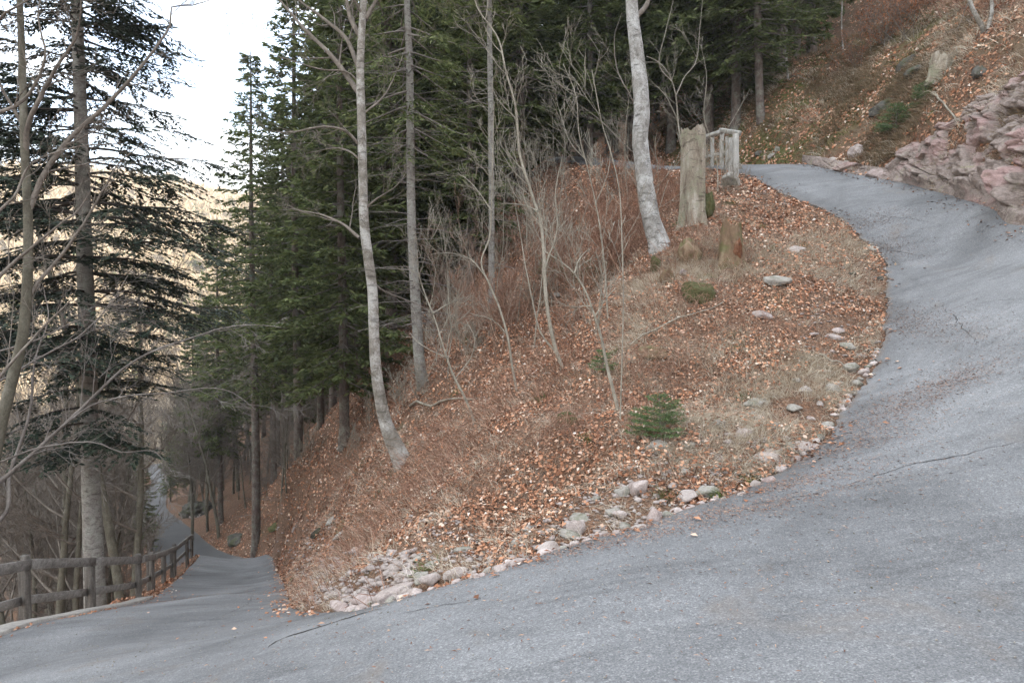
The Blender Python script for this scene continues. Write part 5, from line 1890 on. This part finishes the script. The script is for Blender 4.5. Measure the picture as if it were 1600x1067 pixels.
def build_rock():
    base = [(9.75, 3.0), (9.95, 5.8), (9.95, 8.0), (9.75, 10.2)] + [P(a, b, c)[:2] for a, b, c in ((1600, 347, 12.1), (1550, 328, 13.2), (1500, 311, 14.4), (1450, 297, 15.7), (1400, 285, 17.0), (1300, 268, 19.6))] + [(9.3, 22.0)]
    bl = smooth_line([(a, b, 0) for a, b in base], 0.05)[:, :2]
    seg = np.concatenate([[0], np.cumsum(np.linalg.norm(np.diff(bl, axis=0), axis=1))])
    ns, nt = 900, 200
    s = np.linspace(0, seg[-1], ns)
    X = np.stack([np.interp(s, seg, bl[:, k]) for k in range(2)], 1)
    t = np.gradient(X, axis=0)
    t = unit(t)
    nr = np.stack([t[:, 1], -t[:, 0]], 1)
    w = np.interp(X[:, 1], [3, 12, 13.5, 14.6, 16, 17.5, 19.5, 22], [2.6, 2.6, 2.4, 1.9, 1.1, 0.6, 0.25, 0.12]) + 0.25 * fbm(s * 1.1, s * 0, 3, 101)
    tt = np.linspace(0, 1, nt)
    U = X[:, None, :] + nr[:, None, :] * (w[:, None] * tt[None, :])[..., None]
    x, y = U[..., 0].ravel(), U[..., 1].ravel()
    z = HZ(x, y)
    S = np.repeat(s, nt)
    T_ = np.tile(tt, ns)
    wv = np.repeat(w, nt)
    base_z = np.repeat(HZ(X[:, 0], X[:, 1]), nt)
    # stand the face up: rise fast at first
    top_z = np.repeat(HZ(U[:, -1, 0], U[:, -1, 1]), nt)
    hgt = np.clip(top_z - base_z, 0.3, None)
    z = base_z + hgt * (T_ ** 0.70) * 1.0
    v = z - base_z
    uu = S * 0.94 + v * 0.45
    vv = v * 1.0 - S * 0.30
    h1, e1 = cells2(uu / 0.95 + 3, vv / 0.7, 201)
    h2, e2 = cells2(uu / 0.33 + 0.3 * fbm(uu * 2, vv * 2, 2, 5), vv / 0.2, 211)
    h3, e3 = cells2(uu / 0.11 + 7, vv / 0.08, 221)
    disp = 0.50 * (h1 - .5) + 0.20 * (h2 - .5) + 0.06 * (h3 - .5) + 0.05 * fbm(uu / 0.5, vv / 0.5, 4, 231)
    disp -= 0.16 * sstep(0.09, 0.0, e1) + 0.06 * sstep(0.10, 0.0, e2)
    edge = np.minimum(sstep(0, 0.06, T_), sstep(1.0, 0.9, T_))
    disp = (disp + 0.12) * edge * np.clip(wv / 1.2, 0.12, 1.0) - 0.14 * (1 - sstep(0.0, 0.12, 1 - T_)) + 0.03
    n3 = np.stack([np.repeat(-nr[:, 0], nt) * 0.85, np.repeat(-nr[:, 1], nt) * 0.85, np.full(len(x), 0.25)], 1)
    V = np.stack([x, y, z], 1) + n3 * disp[:, None]
    V[:, 2] -= np.where(T_ < 0.01, 0.15, 0)
    i = np.arange(ns - 1)[:, None] * nt
    j = np.arange(nt - 1)[None]
    Q = np.stack([i + j, i + nt + j, i + nt + j + 1, i + j + 1], -1).reshape(-1, 4)
    mb = MB()
    mb.add(V, Q[:, ::-1])
    t = NT("pink_rock")
    p = t.pos()
    a = t.noise(p, 0.7, 5, 0.6, 0.6)
    b = t.noise(t.mapping(p, (1, 1, 1.8), (0.6, 0.3, 0)), 3.2, 6, 0.7, 1.0)
    f = t.noise(p, 30, 5, 0.7)
    c = t.ramp(b, [(0.3, (0.12, 0.10, 0.085)), (0.43, (0.25, 0.20, 0.175)), (0.56, (0.34, 0.285, 0.26)), (0.7, (0.30, 0.27, 0.19))])
    c = t.mix(t.val(a, 0.50, 0.60, 0, 0.75), c, t.ramp(b, [(0.3, (0.30, 0.18, 0.17)), (0.7, (0.45, 0.31, 0.29))]))
    c = t.mix(0.5, c, t.ramp(f, [(0.3, (0.25, 0.25, 0.25)), (0.7, (0.75, 0.75, 0.75))]), 'OVERLAY')
    c = t.mix(t.val(t.noise(p, 1.6, 5, 0.7), 0.60, 0.70, 0, 0.5), c, (0.13, 0.115, 0.07))
    t.color(c).rough(0.92).bump(t.math('ADD', b, t.math('MULTIPLY', f, 0.5)), 0.8, 0.05)
    o = mb.build("rock_face", t.m, smooth=False)
    tag(o, "blocky pink and grey rock face standing beside the upper road at the right edge", "rock face")
    return o


build_rock()
for i, (px, py, w, h, lab) in enumerate(((1340, 232, 34, 40, "upright pinkish boulder at the left end of the rock face"), (1375, 268, 44, 22, "broad pale boulder leaning on the foot of the rock face"), (1300, 250, 24, 12, "small pale rock at the foot of the bank"), (1270, 247, 20, 12, "pale rock left of the others below the bank"),
                                         (1430, 275, 30, 20, "squat rock at the foot of the pink face"), (1320, 255, 20, 12, "small brown rock beside the upright boulder"), (1205, 243, 16, 10, "grey stone in the low wall at the top of the road"), (1185, 238, 16, 10, "mossy stone in the low wall at the top of the road"),
                                         (1215, 232, 12, 12, "upper stone of the low wall at the top of the road"), (1385, 160, 50, 24, "mossy dark boulder buried in the bank"), (1440, 100, 56, 30, "grey ledge under the largest orange leaved shrub"), (1530, 105, 36, 24, "ledge right of the stump on the bank"), (1415, 92, 40, 26, "slanting pale ledge high on the bank"), (370, 838, 40, 20, "mossy rock below the slender spruce"), (306, 792, 44, 40, "dark crag on the right of the far road"), (305, 805, 22, 10, "pale boulder by the far road below the crag"))):
    g = G(px, py + h * 0.3)
    sc = g[1] / F
    mt = M['stone'] if "pale" in lab or "pink" in lab else (M['dark_stone'] if ("mossy" in lab or "dark" in lab) else M['grey_stone'])
    if "ledge" in lab:
        mt = M['dark_stone']
    if "crag" in lab:
        V, T = _ico(5)
        V = V.copy()
        o3 = np.array([i * 3.1, 2.0, 5.0])
        nz = np.array([noise.ridged_multi_fractal(Vector(v * 1.3 + o3), 1.0, 2.1, 5, 1.0, 2.0) for v in V])
        V = V * (0.62 + 0.28 * nz)[:, None] * np.array([w * sc * .6, w * sc * .6, h * sc * .6])
        mb = MB()
        mb.add(V, None, T)
        oo = mb.build("crag", mt, smooth=False)
        oo.location = (g[0], g[1] + 0.3, g[2] - h * sc * 0.05)
        tag(oo, lab, "crag", "boulders and ledges on the banks")
        continue
    stone(g, (w * sc * .55, w * sc * .45, h * sc * .5), 700 + i, mt, lab, "boulders and ledges on the banks", name="boulder", sink=0.6 if "ledge" in lab else 0.42, level=4)


# ------------------------------------------------------------------ pale kerbs
def strip(name, line, w, h, mat, label, cat):
    line = np.asarray(line)
    t = unit(np.gradient(line[:, :2], axis=0))
    nr = np.stack([-t[:, 1], t[:, 0]], 1)
    n = len(line)
    prof = [(0, -0.1), (0, h - 0.012), (0.015, h), (w - 0.015, h), (w, h - 0.012), (w, -0.1)]
    V = []
    for i in range(n):
        for a, b in prof:
            o = line[i, :2] + nr[i] * (a + 0.006 * (RNG.random() - .5))
            V.append((o[0], o[1], line[i, 2] + b + 0.006 * (RNG.random() - .5)))
    k = len(prof)
    Q = [(i * k + j, i * k + j + 1, (i + 1) * k + j + 1, (i + 1) * k + j) for i in range(n - 1) for j in range(k - 1)]
    T = []
    mb = MB()
    mb.add(V, Q)
    for e in (0, n - 1):
        mb.add([V[e * k + j] for j in range(k)], [(0, 1, 2, 3), (0, 3, 4, 5)] if e == 0 else [(3, 2, 1, 0), (5, 4, 3, 0)])
    o = mb.build(name, mat, smooth=False)
    return tag(o, label, cat)


M['concrete'] = mat_bark("pale_concrete", (0.30, 0.28, 0.26), (0.42, 0.40, 0.37), (0.52, 0.50, 0.47), None, 5, (1, 1, 1), 0.5)
ol = out_line
sel = [i for i in range(len(ol)) if ol[i, 0] < -5 and 5.0 < ol[i, 1] < 15.5]
ln = ol[sel]
ln[:, 2] = road_tps(ln[:, 0], ln[:, 1]) + 0.0
strip("kerb", ln[::-1], 0.34, 0.075, M['concrete'], "pale concrete kerb along the foot of the plank fence", "kerb")
sel = [i for i in range(len(ol)) if ol[i, 0] > 8.8 and 5.0 < ol[i, 1] < 13.4]
ln = ol[sel]
ln[:, 2] = road_tps(ln[:, 0], ln[:, 1])
strip("kerb", ln[::-1], 0.22, 0.06, M['concrete'], "pale kerb at the foot of the rock face, right edge", "kerb")

# ------------------------------------------------------------------ plank fence on the left
fence = empty("plank_fence", (P(138, 952, 12.3)[0], 12.3, P(138, 952, 12.3)[2]))
tag(fence, "weathered grey plank fence with two rails along the outer side of the lower road", "fence")
fo = Vector(fence.location)


def fence_point(Y, off):
    i = np.argmin(np.abs(ol[:, 1] - Y) + (ol[:, 0] > -4) * 99)
    tdir = unit(ol[min(i + 2, len(ol) - 1), :2] - ol[i - 2, :2])
    nr = np.array([tdir[1], -tdir[0]])
    if nr[0] > 0:
        nr = -nr
    q = ol[i, :2] + nr * off
    return np.array([q[0], q[1], road_tps(np.array([ol[i, 0]]), np.array([ol[i, 1]]))[0]])


posts = []
for j, Y in enumerate((8.3, 10.55, 12.85, 15.4, 17.9, 20.4, 23.4, 26.6, 29.4)):
    fp_ = fence_point(Y, 0.40 if Y < 15 else 0.30)
    posts.append(fp_)
    mb = MB()
    h = 1.04 + 0.04 * math.sin(j * 2.3)
    box_between(mb, fp_ - np.array([0, 0, 0.45]) - np.array(fo), fp_ + np.array([0, 0, h]) - np.array(fo), 0.105, 0.105, (0.25, 1, 0), 0.003)
    mb.build("post", M['post_wood'], fence, smooth=False)
    if j in (0, 1, 2, 4, 6):   # a second, set-back post
        tdir = unit(fence_point(Y + 1, .3)[:2] - fp_[:2]) if Y < 28 else np.array([0, 1])
        bk = fp_ + np.array([-0.17, 0.16, 0])
        mb = MB()
        box_between(mb, bk - np.array([0, 0, 0.7]) - np.array(fo), bk + np.array([0, 0, h - 0.16]) - np.array(fo), 0.09, 0.09, (0.25, 1, 0), 0.003)
        mb.build("brace_post", M['post_wood'], fence, smooth=False)
for j in range(len(posts) - 1):
    a, b = posts[j], posts[j + 1]
    tdir = unit((b - a))
    nr = np.array([tdir[1], -tdir[0], 0]) * 0.0
    side = np.array([-0.0, 0.0, 0])
    for hgt, hh, nm in ((0.93, 0.155, "top_rail"), (0.36, 0.135, "lower_rail")):
        mb = MB()
        o_ = np.array([0.0, 0.0, hgt]) + np.array([-tdir[1], tdir[0], 0]) * (0.078 if nm == "lower_rail" else -0.077 if j % 2 else -0.080)
        box_between(mb, a + o_ - np.array(fo) + tdir * 0.03, b + o_ - np.array(fo) - tdir * (0.03), 0.045, hh, (0, 0, 1), 0.003)
        mb.build(nm, M['old_wood'], fence, smooth=False)

# far fence where the lower road reappears
ff = empty("plank_fence", W(-25.6, 45.5, -14.4))
tag(ff, "short dark fence at the far bend of the lower road", "fence")
fo2 = np.array(ff.location)
pp = []
for (px, py, Y) in ((213, 838, 47), (222, 842, 45.4), (232, 846, 43.8), (238, 864, 41.5), (233, 876, 39.6)):
    q = np.array(P(px, py, Y))
    q[2] = hz(q[0], q[1])
    pp.append(q)
    mb = MB()
    box_between(mb, q - fo2 - np.array([0, 0, .3]), q - fo2 + np.array([0, 0, 1.05]), 0.15, 0.15, (0, 1, 0), 0.005)
    mb.build("post", M['old_wood'], ff, smooth=False)
for a, b in zip(pp[:-1], pp[1:]):
    for hgt in (0.92, 0.45):
        mb = MB()
        box_between(mb, a - fo2 + np.array([0.1, 0, hgt]), b - fo2 + np.array([0.1, 0, hgt]), 0.06, 0.16, (0, 0, 1), 0.005)
        mb.build("rail", M['old_wood'], ff, smooth=False)

# ------------------------------------------------------------------ bleached railing at the top
g0 = np.array(P(1150, 268, 20.0))
uf = empty("wooden_railing", tuple(g0))
tag(uf, "bleached wooden railing where the upper road disappears", "railing")


def up_post(px, py0, py1, Y, w):
    a = np.array(P(px, py1, Y))
    b = np.array(P(px, py0, Y))
    mb = MB()
    box_between(mb, a - g0 - np.array([0, 0, .3]), b - g0, w, w, (0, 1, 0), 0.005)
    mb.build("post", M['pale_wood'], uf, smooth=False)
    return a, b


for (px, p0, p1, Y, w) in ((1150, 210, 270, 20.0, 0.15), (1142, 216, 266, 20.9, 0.13), (1136, 214, 262, 21.5, 0.09), (1128, 206, 258, 22.4, 0.12), (1113, 212, 262, 22.9, 0.11), (1098, 217, 266, 23.4, 0.12)):
    up_post(px, p0, p1, Y, w)
for (a, b, w, h) in (((1155, 211, 20.0), (1126, 206, 22.5), 0.12, 0.13), ((1128, 208, 22.3), (1094, 219, 23.5), 0.12, 0.12), ((1150, 262, 20.05), (1126, 240, 22.5), 0.07, 0.12), ((1128, 240, 22.3), (1096, 246, 23.5), 0.07, 0.1)):
    mb = MB()
    o_ = np.array([0.1, -0.1, 0]) if w < 0.1 else np.array([0, 0, 0.05])
    box_between(mb, np.array(P(*a)) - g0 + o_, np.array(P(*b)) - g0 + o_, w, h, (0, 0, 1), 0.005)
    mb.build("rail", M['pale_wood'], uf, smooth=False)
g = G(1140, 290)
stone((g[0], g[1], g[2]), (0.42, 0.35, 0.35), 820, M['grey_stone'], "squarish mossy block under the end post of the bleached railing", None, name="boulder", level=4, sink=0.35)


# ------------------------------------------------------------------ stumps
def stump(name, loc, h, r, label, mat, flare=1.5, seed=1, tilt=(0, 0), jag=0.05, grooves=9, top_scale=1.0):
    rng = np.random.default_rng(seed)
    ns, nz = 48, 34
    root = empty(name, loc)
    tag(root, label, "stump")
    a = np.linspace(0, 2 * math.pi, ns, endpoint=False)
    zs = np.linspace(-0.15, 1, nz) * h
    V = []
    ph = rng.random(4) * 6
    for k, z in enumerate(zs):
        f = max(0, z / h)
        fl = 1 + (flare - 1) * math.exp(-f * 6)
        rad = r * fl * (1 + (top_scale - 1) * f) * (1 + 0.05 * np.sin(a * 2 + ph[0]) + (0.04 + 0.14 * math.exp(-f * 5)) * np.sin(a * 5 + ph[1]) + 0.02 * np.sin(a * grooves + ph[2] + f * 1.5) + 0.012 * np.sin(a * 17 + ph[3]))
        rad = rad * (1 + 0.02 * rng.normal(size=ns) * (1 - 0.6 * f))
        zz = np.full(ns, z)
        if k == nz - 1:
            zz = z + jag * (np.sin(a * 3 + ph[0]) + 0.6 * rng.normal(size=ns)) + jag * np.cos(a + 2)
        V.append(np.stack([np.cos(a) * rad + tilt[0] * f * h, np.sin(a) * rad + tilt[1] * f * h, zz], 1))
    cen = V[-1].mean(0)
    # hollowed broken top
    for q, dz in ((0.75, -0.02), (0.4, -0.05), (0.12, -0.03)):
        ring = cen + (V[nz - 1] - cen) * np.array([q, q, 0.4])
        ring[:, 2] += dz + rng.normal(size=ns) * jag * 0.4
        V.append(ring)
    V = np.vstack(V)
    i = np.arange(nz + 2)[:, None] * ns
    j = np.arange(ns)[None]
    j2 = (j + 1) % ns
    Q = np.stack([i + j, i + j2, i + ns + j2, i + ns + j], -1).reshape(-1, 4)
    split = (nz - 1) * ns
    mbw = MB()
    mbw.add(V[:nz * ns], Q[Q.max(1) < nz * ns])
    mbw.build("bole", mat, root)
    mbt = MB()
    top = V[(nz - 1) * ns:]
    ii = np.arange(3)[:, None] * ns
    Qt = np.stack([ii + j, ii + j2, ii + ns + j2, ii + ns + j], -1).reshape(-1, 4)
    mbt.add(top, Qt)
    mbt.build("broken_top", mat, root)
    return root


g = G(1082, 352)
st = stump("tree_stump", (g[0], g[1], g[2] - 0.1), 143 / F * g[1] + 0.1, 0.5 * 38 / F * g[1], "tall barkless broken stump with pale flaking wood, right of the big beech", M['stump'], 1.25, 5, jag=0.05, top_scale=1.0)
mb = MB()
Vt, Tt = stone_mesh(55, 0.12, 0.12, 0.38, 0.4, 4)
mb.add(Vt + np.array([0.33, -0.16, 0.52]), None, Tt)
mb.build("moss_pad", M['moss'], st)
g = G(1142, 416)
st2 = stump("tree_stump", (g[0], g[1], g[2] - 0.05), 62 / F * g[1] + 0.05, 0.5 * 40 / F * g[1], "short rotten stump with an orange hollow, under trailing grass", M['rotten'], 1.3, 6, jag=0.07, top_scale=0.72)
mb = MB()
Vt, Tt = stone_mesh(56, 0.085, 0.05, 0.17, 0.5, 4)
mb.add(Vt + np.array([0.05, -0.235, 0.34]), None, Tt)
mb.build("orange_rot", M['orange_rot'], st2)
g = G(1470, 122)
stump("tree_stump", (g[0], g[1], g[2] - 0.1), 30 / F * g[1] + 0.1, 0.5 * 36 / F * g[1], "split grey stump on the bank above the upper road", M['stump'], 1.15, 7, jag=0.09, tilt=(0.1, 0))
g = G(1180, 150)
# root mound below the tall stump
g = G(1085, 470)
for i, (px, py, w, h, mt, lab, nm) in enumerate(((1075, 385, 62, 50, 'rotten', "brown rotting root mound under the tall stump", "root_mound"), (1090, 450, 62, 50, 'moss', "mossy hummock below the root mound", "moss_hummock"), (1025, 405, 26, 50, 'moss', "dark moss clinging to the foot of the big pale beech", "moss_hummock"), (1045, 425, 30, 46, 'rotten', "pale twisted root left of the mossy hummock", "root_mound"),
                                                 (885, 648, 44, 34, 'moss', "overhanging mossy bank edge in the middle of the slope", "moss_hummock"), (1020, 545, 60, 26, 'rotten', "dark overhanging turf edge right of the lone slender sapling", "root_mound"), (430, 820, 30, 12, 'moss', "mossy roots of the slender spruce by the lower road", "moss_hummock"))):
    g = G(px, py + h * 0.3)
    sc = g[1] / F
    stone(g, (w * sc * .55, w * sc * .4, h * sc * .55), 860 + i, M[mt], lab, None, name=nm, cat="mound", sink=0.5, level=4)

# trailing strands over the hummocks
mb = MB()
for (px, py, w, h, n) in ((1075, 365, 80, 60, 170), (1090, 440, 80, 50, 130), (885, 640, 80, 50, 140), (1020, 540, 110, 60, 200), (1142, 370, 60, 50, 70), (700, 690, 80, 60, 90), (960, 600, 90, 50, 70), (1180, 480, 90, 50, 120)):
    g = G(px, py + h * 0.5)
    sc = g[1] / F
    for k in range(n):
        x = g[0] + rs.gauss(0, .3) * w * sc
        y = g[1] - 0.1 + rs.gauss(0, .22)
        z0 = hz(x, y) + rs.uniform(0.02, 0.30)
        L = rs.uniform(0.2, 0.65)
        an = rs.gauss(-1.9, 0.75)
        dx, dy = math.cos(an), math.sin(an)
        pts = []
        for q in range(6):
            f = q / 5
            xx, yy = x + dx * L * f, y + dy * L * f * 0.7
            pts.append((xx + rs.gauss(0, .01), yy, max(hz(xx, yy) + 0.01, z0 + L * (0.25 * f - 1.0 * f * f))))
        tube(mb, pts, np.linspace(0.0028, 0.0012, 6), 3, cap=False)
tag(mb.build("trailing_grass", M['bramble']), "trailing dead grass and roots hanging over the little overhangs", "dead grass", kind="stuff")

# fallen sticks
for i, (p0, p1, r, lab) in enumerate((((640, 640), (745, 632), 0.03, "fallen pale stick lying across the slope left of the thicket"), ((1280, 560), (1335, 585), 0.012, "thin fallen twig on the leaves near the asphalt"), ((1180, 145), (1262, 130), 0.04, "fallen branch leaning on the mossy bank"),
                                      ((1455, 150), (1510, 190), 0.03, "fallen stick on the bank below the split stump"), ((690, 545), (660, 600), 0.03, "broken stick leaning by the pale spruce trunk"), ((985, 545), (1130, 480), 0.015, "long dry twig across the leaves above the small spruce"))):
    a, b = np.array(G(*p0)), np.array(G(*p1))
    o = empty("fallen_stick", tuple(a))
    o["label"], o["category"] = lab, "stick"
    mb = MB()
    n = 9
    pts = [a + (b - a) * k / (n - 1) for k in range(n)]
    pts = [np.array([p[0], p[1], hz(p[0], p[1]) + r + 0.05 + 0.02 * math.sin(k * 1.7)]) - a for k, p in enumerate(pts)]
    tube(mb, pts, np.linspace(r, r * 0.5, n), 7, rough=0.1)
    mb.build("stick", M['sapling_bark'], o)


# cracks in the asphalt, as narrow dark gaps
M['crack'] = mat_bark("crack_filling", (0.02, 0.02, 0.02), (0.045, 0.043, 0.04), (0.08, 0.075, 0.07), None, 30)
cr = [([(418, 1018), (440, 1003), (480, 990), (520, 978), (570, 963), (612, 953)], 0.022, "long curved crack in the asphalt below the wedge tip"),
      ([(1310, 768), (1400, 738), (1480, 722), (1560, 702), (1610, 690)], 0.012, "long thin crack running right across the bend"),
      ([(1170, 795), (1240, 782), (1310, 768)], 0.008, "hairline crack joining the long thin one"),
      ([(1470, 478), (1500, 510), (1530, 540)], 0.010, "short crack crossing the upper road"),
      ([(620, 968), (700, 950), (760, 944)], 0.008, "faint crack right of the long curved one"),
      ([(300, 985), (380, 950), (400, 930)], 0.008, "faint crack where the lower road begins"),
      ([(1343, 380), (1375, 392), (1420, 398), (1470, 405)], 0.014, "crack running in from the notch where leaves and asphalt meet"),
      ([(1300, 330), (1360, 338), (1430, 345), (1500, 362)], 0.012, "long crack across the upper road"),
      ([(1520, 480), (1560, 472), (1610, 470)], 0.010, "short crack at the right edge of the upper road")]
for pts, w, lab in cr:
    q = []
    for a, b in pts:
        q.append(G(a, b))
    ln = smooth_line(q, 0.02)
    n = len(ln)
    wob = fbm(np.arange(n) * 0.22, np.zeros(n), 3, 71) * 0.04
    t_ = unit(np.gradient(ln[:, :2], axis=0))
    nr = np.stack([-t_[:, 1], t_[:, 0]], 1)
    c = ln[:, :2] + nr * wob[:, None]
    ww = w * (0.35 + 0.9 * vnoise(np.arange(n) * 0.15, np.zeros(n), 9)) * np.sin(np.linspace(0.15, 3.0, n)) * 0.5
    A = c + nr * ww[:, None]
    B = c - nr * ww[:, None]
    zz = road_tps(c[:, 0], c[:, 1]) + 0.012 * fbm(c[:, 0] / 1.3, c[:, 1] / 1.3, 3, 40) + 0.030
    V = np.vstack([np.column_stack([A, zz]), np.column_stack([B, zz])])
    k = np.arange(n - 1)
    mb = MB()
    mb.add(V, np.stack([k, n + k, n + k + 1, k + 1], 1))
    o = mb.build("crack", M['crack'])
    tag(o, lab, "crack", "cracks in the asphalt", kind="structure")


# ------------------------------------------------------------------ far-off wood on the opposite mountain
def far_wood():
    n = 5200
    r = 175 + 420 * RNG.random(n) ** 0.8
    a = np.radians(-46 + 40 * RNG.random(n))
    x, y = r * np.sin(a), r * np.cos(a)
    z = H(x, y, detail=False)
    con = RNG.random(n) < 0.10
    for nm, sel, m, lab in (("bare_wood", ~con, M['far_twig'], "golden sunlit wood of bare trees on the opposite mountainside"), ("conifer_wood", con, M['far_needle'], "scattered conifers in the sunlit wood on the opposite mountainside")):
        c = np.stack([x[sel], y[sel], z[sel]], 1)
        k = len(c)
        per = 60
        h = 7 + 6 * RNG.random(k)
        C = np.repeat(c, per, 0)
        hh = np.repeat(h, per)
        f = RNG.random(k * per)
        ang = RNG.random(k * per) * 6.283
        if nm == "bare_wood":
            st = C + np.array([0, 0, 1.0]) * (hh * (0.15 + 0.35 * f))[:, None]
            d = unit(np.stack([np.cos(ang), np.sin(ang), 0.9 + 1.4 * RNG.random(k * per)], 1))
            L = hh * 0.42 * (0.6 + 0.6 * RNG.random(k * per))
            Wd = 0.10 + 0.14 * RNG.random(k * per)
        else:
            st = C + np.array([0, 0, 1.0]) * (hh * (0.1 + 0.9 * f))[:, None]
            d = unit(np.stack([np.cos(ang), np.sin(ang), -0.35 + 0 * ang], 1))
            L = hh * 0.26 * (1.08 - f)
            Wd = L * 0.28
        s = unit(np.cross(d, rand_unit(k * per)))
        mb = MB()
        quads_at(mb, st, d, s, L, Wd, 0.05)
        tag(mb.build(nm, m, smooth=False), lab, "wood", kind="stuff")


M['far_twig'] = mat_island("far_twigs", [(0, (0.22, 0.17, 0.115)), (0.5, (0.38, 0.31, 0.22)), (1, (0.52, 0.44, 0.33))], 0.9)
M['far_needle'] = mat_island("far_needles", [(0, (0.05, 0.06, 0.02)), (1, (0.13, 0.14, 0.05))], 0.8)
far_wood()


# ------------------------------------------------------------------ thin valley haze round the whole place
def haze():
    x0, x1, y0, y1, z0, z1 = -700.0, 700.0, -450.0, 1100.0, -80.0, 170.0
    v = [(x0, y0, z0), (x1, y0, z0), (x1, y1, z0), (x0, y1, z0), (x0, y0, z1), (x1, y0, z1), (x1, y1, z1), (x0, y1, z1)]
    mb = MB()
    mb.add(v, [(0, 3, 2, 1), (4, 5, 6, 7), (0, 1, 5, 4), (1, 2, 6, 5), (2, 3, 7, 6), (3, 0, 4, 7)])
    m = bpy.data.materials.new("haze")
    m.use_nodes = True
    nt = m.node_tree
    nt.nodes.clear()
    out = nt.nodes.new("ShaderNodeOutputMaterial")
    pv = nt.nodes.new("ShaderNodeVolumePrincipled")
    pv.inputs["Color"].default_value = (0.95, 0.96, 0.97, 1)
    pv.inputs["Density"].default_value = 0.0006
    pv.inputs["Anisotropy"].default_value = 0.2
    nt.links.new(pv.outputs[0], out.inputs["Volume"])
    o = mb.build("haze", m, smooth=False)
    tag(o, "thin pale haze in the air of the valley", "haze", kind="stuff")


haze()
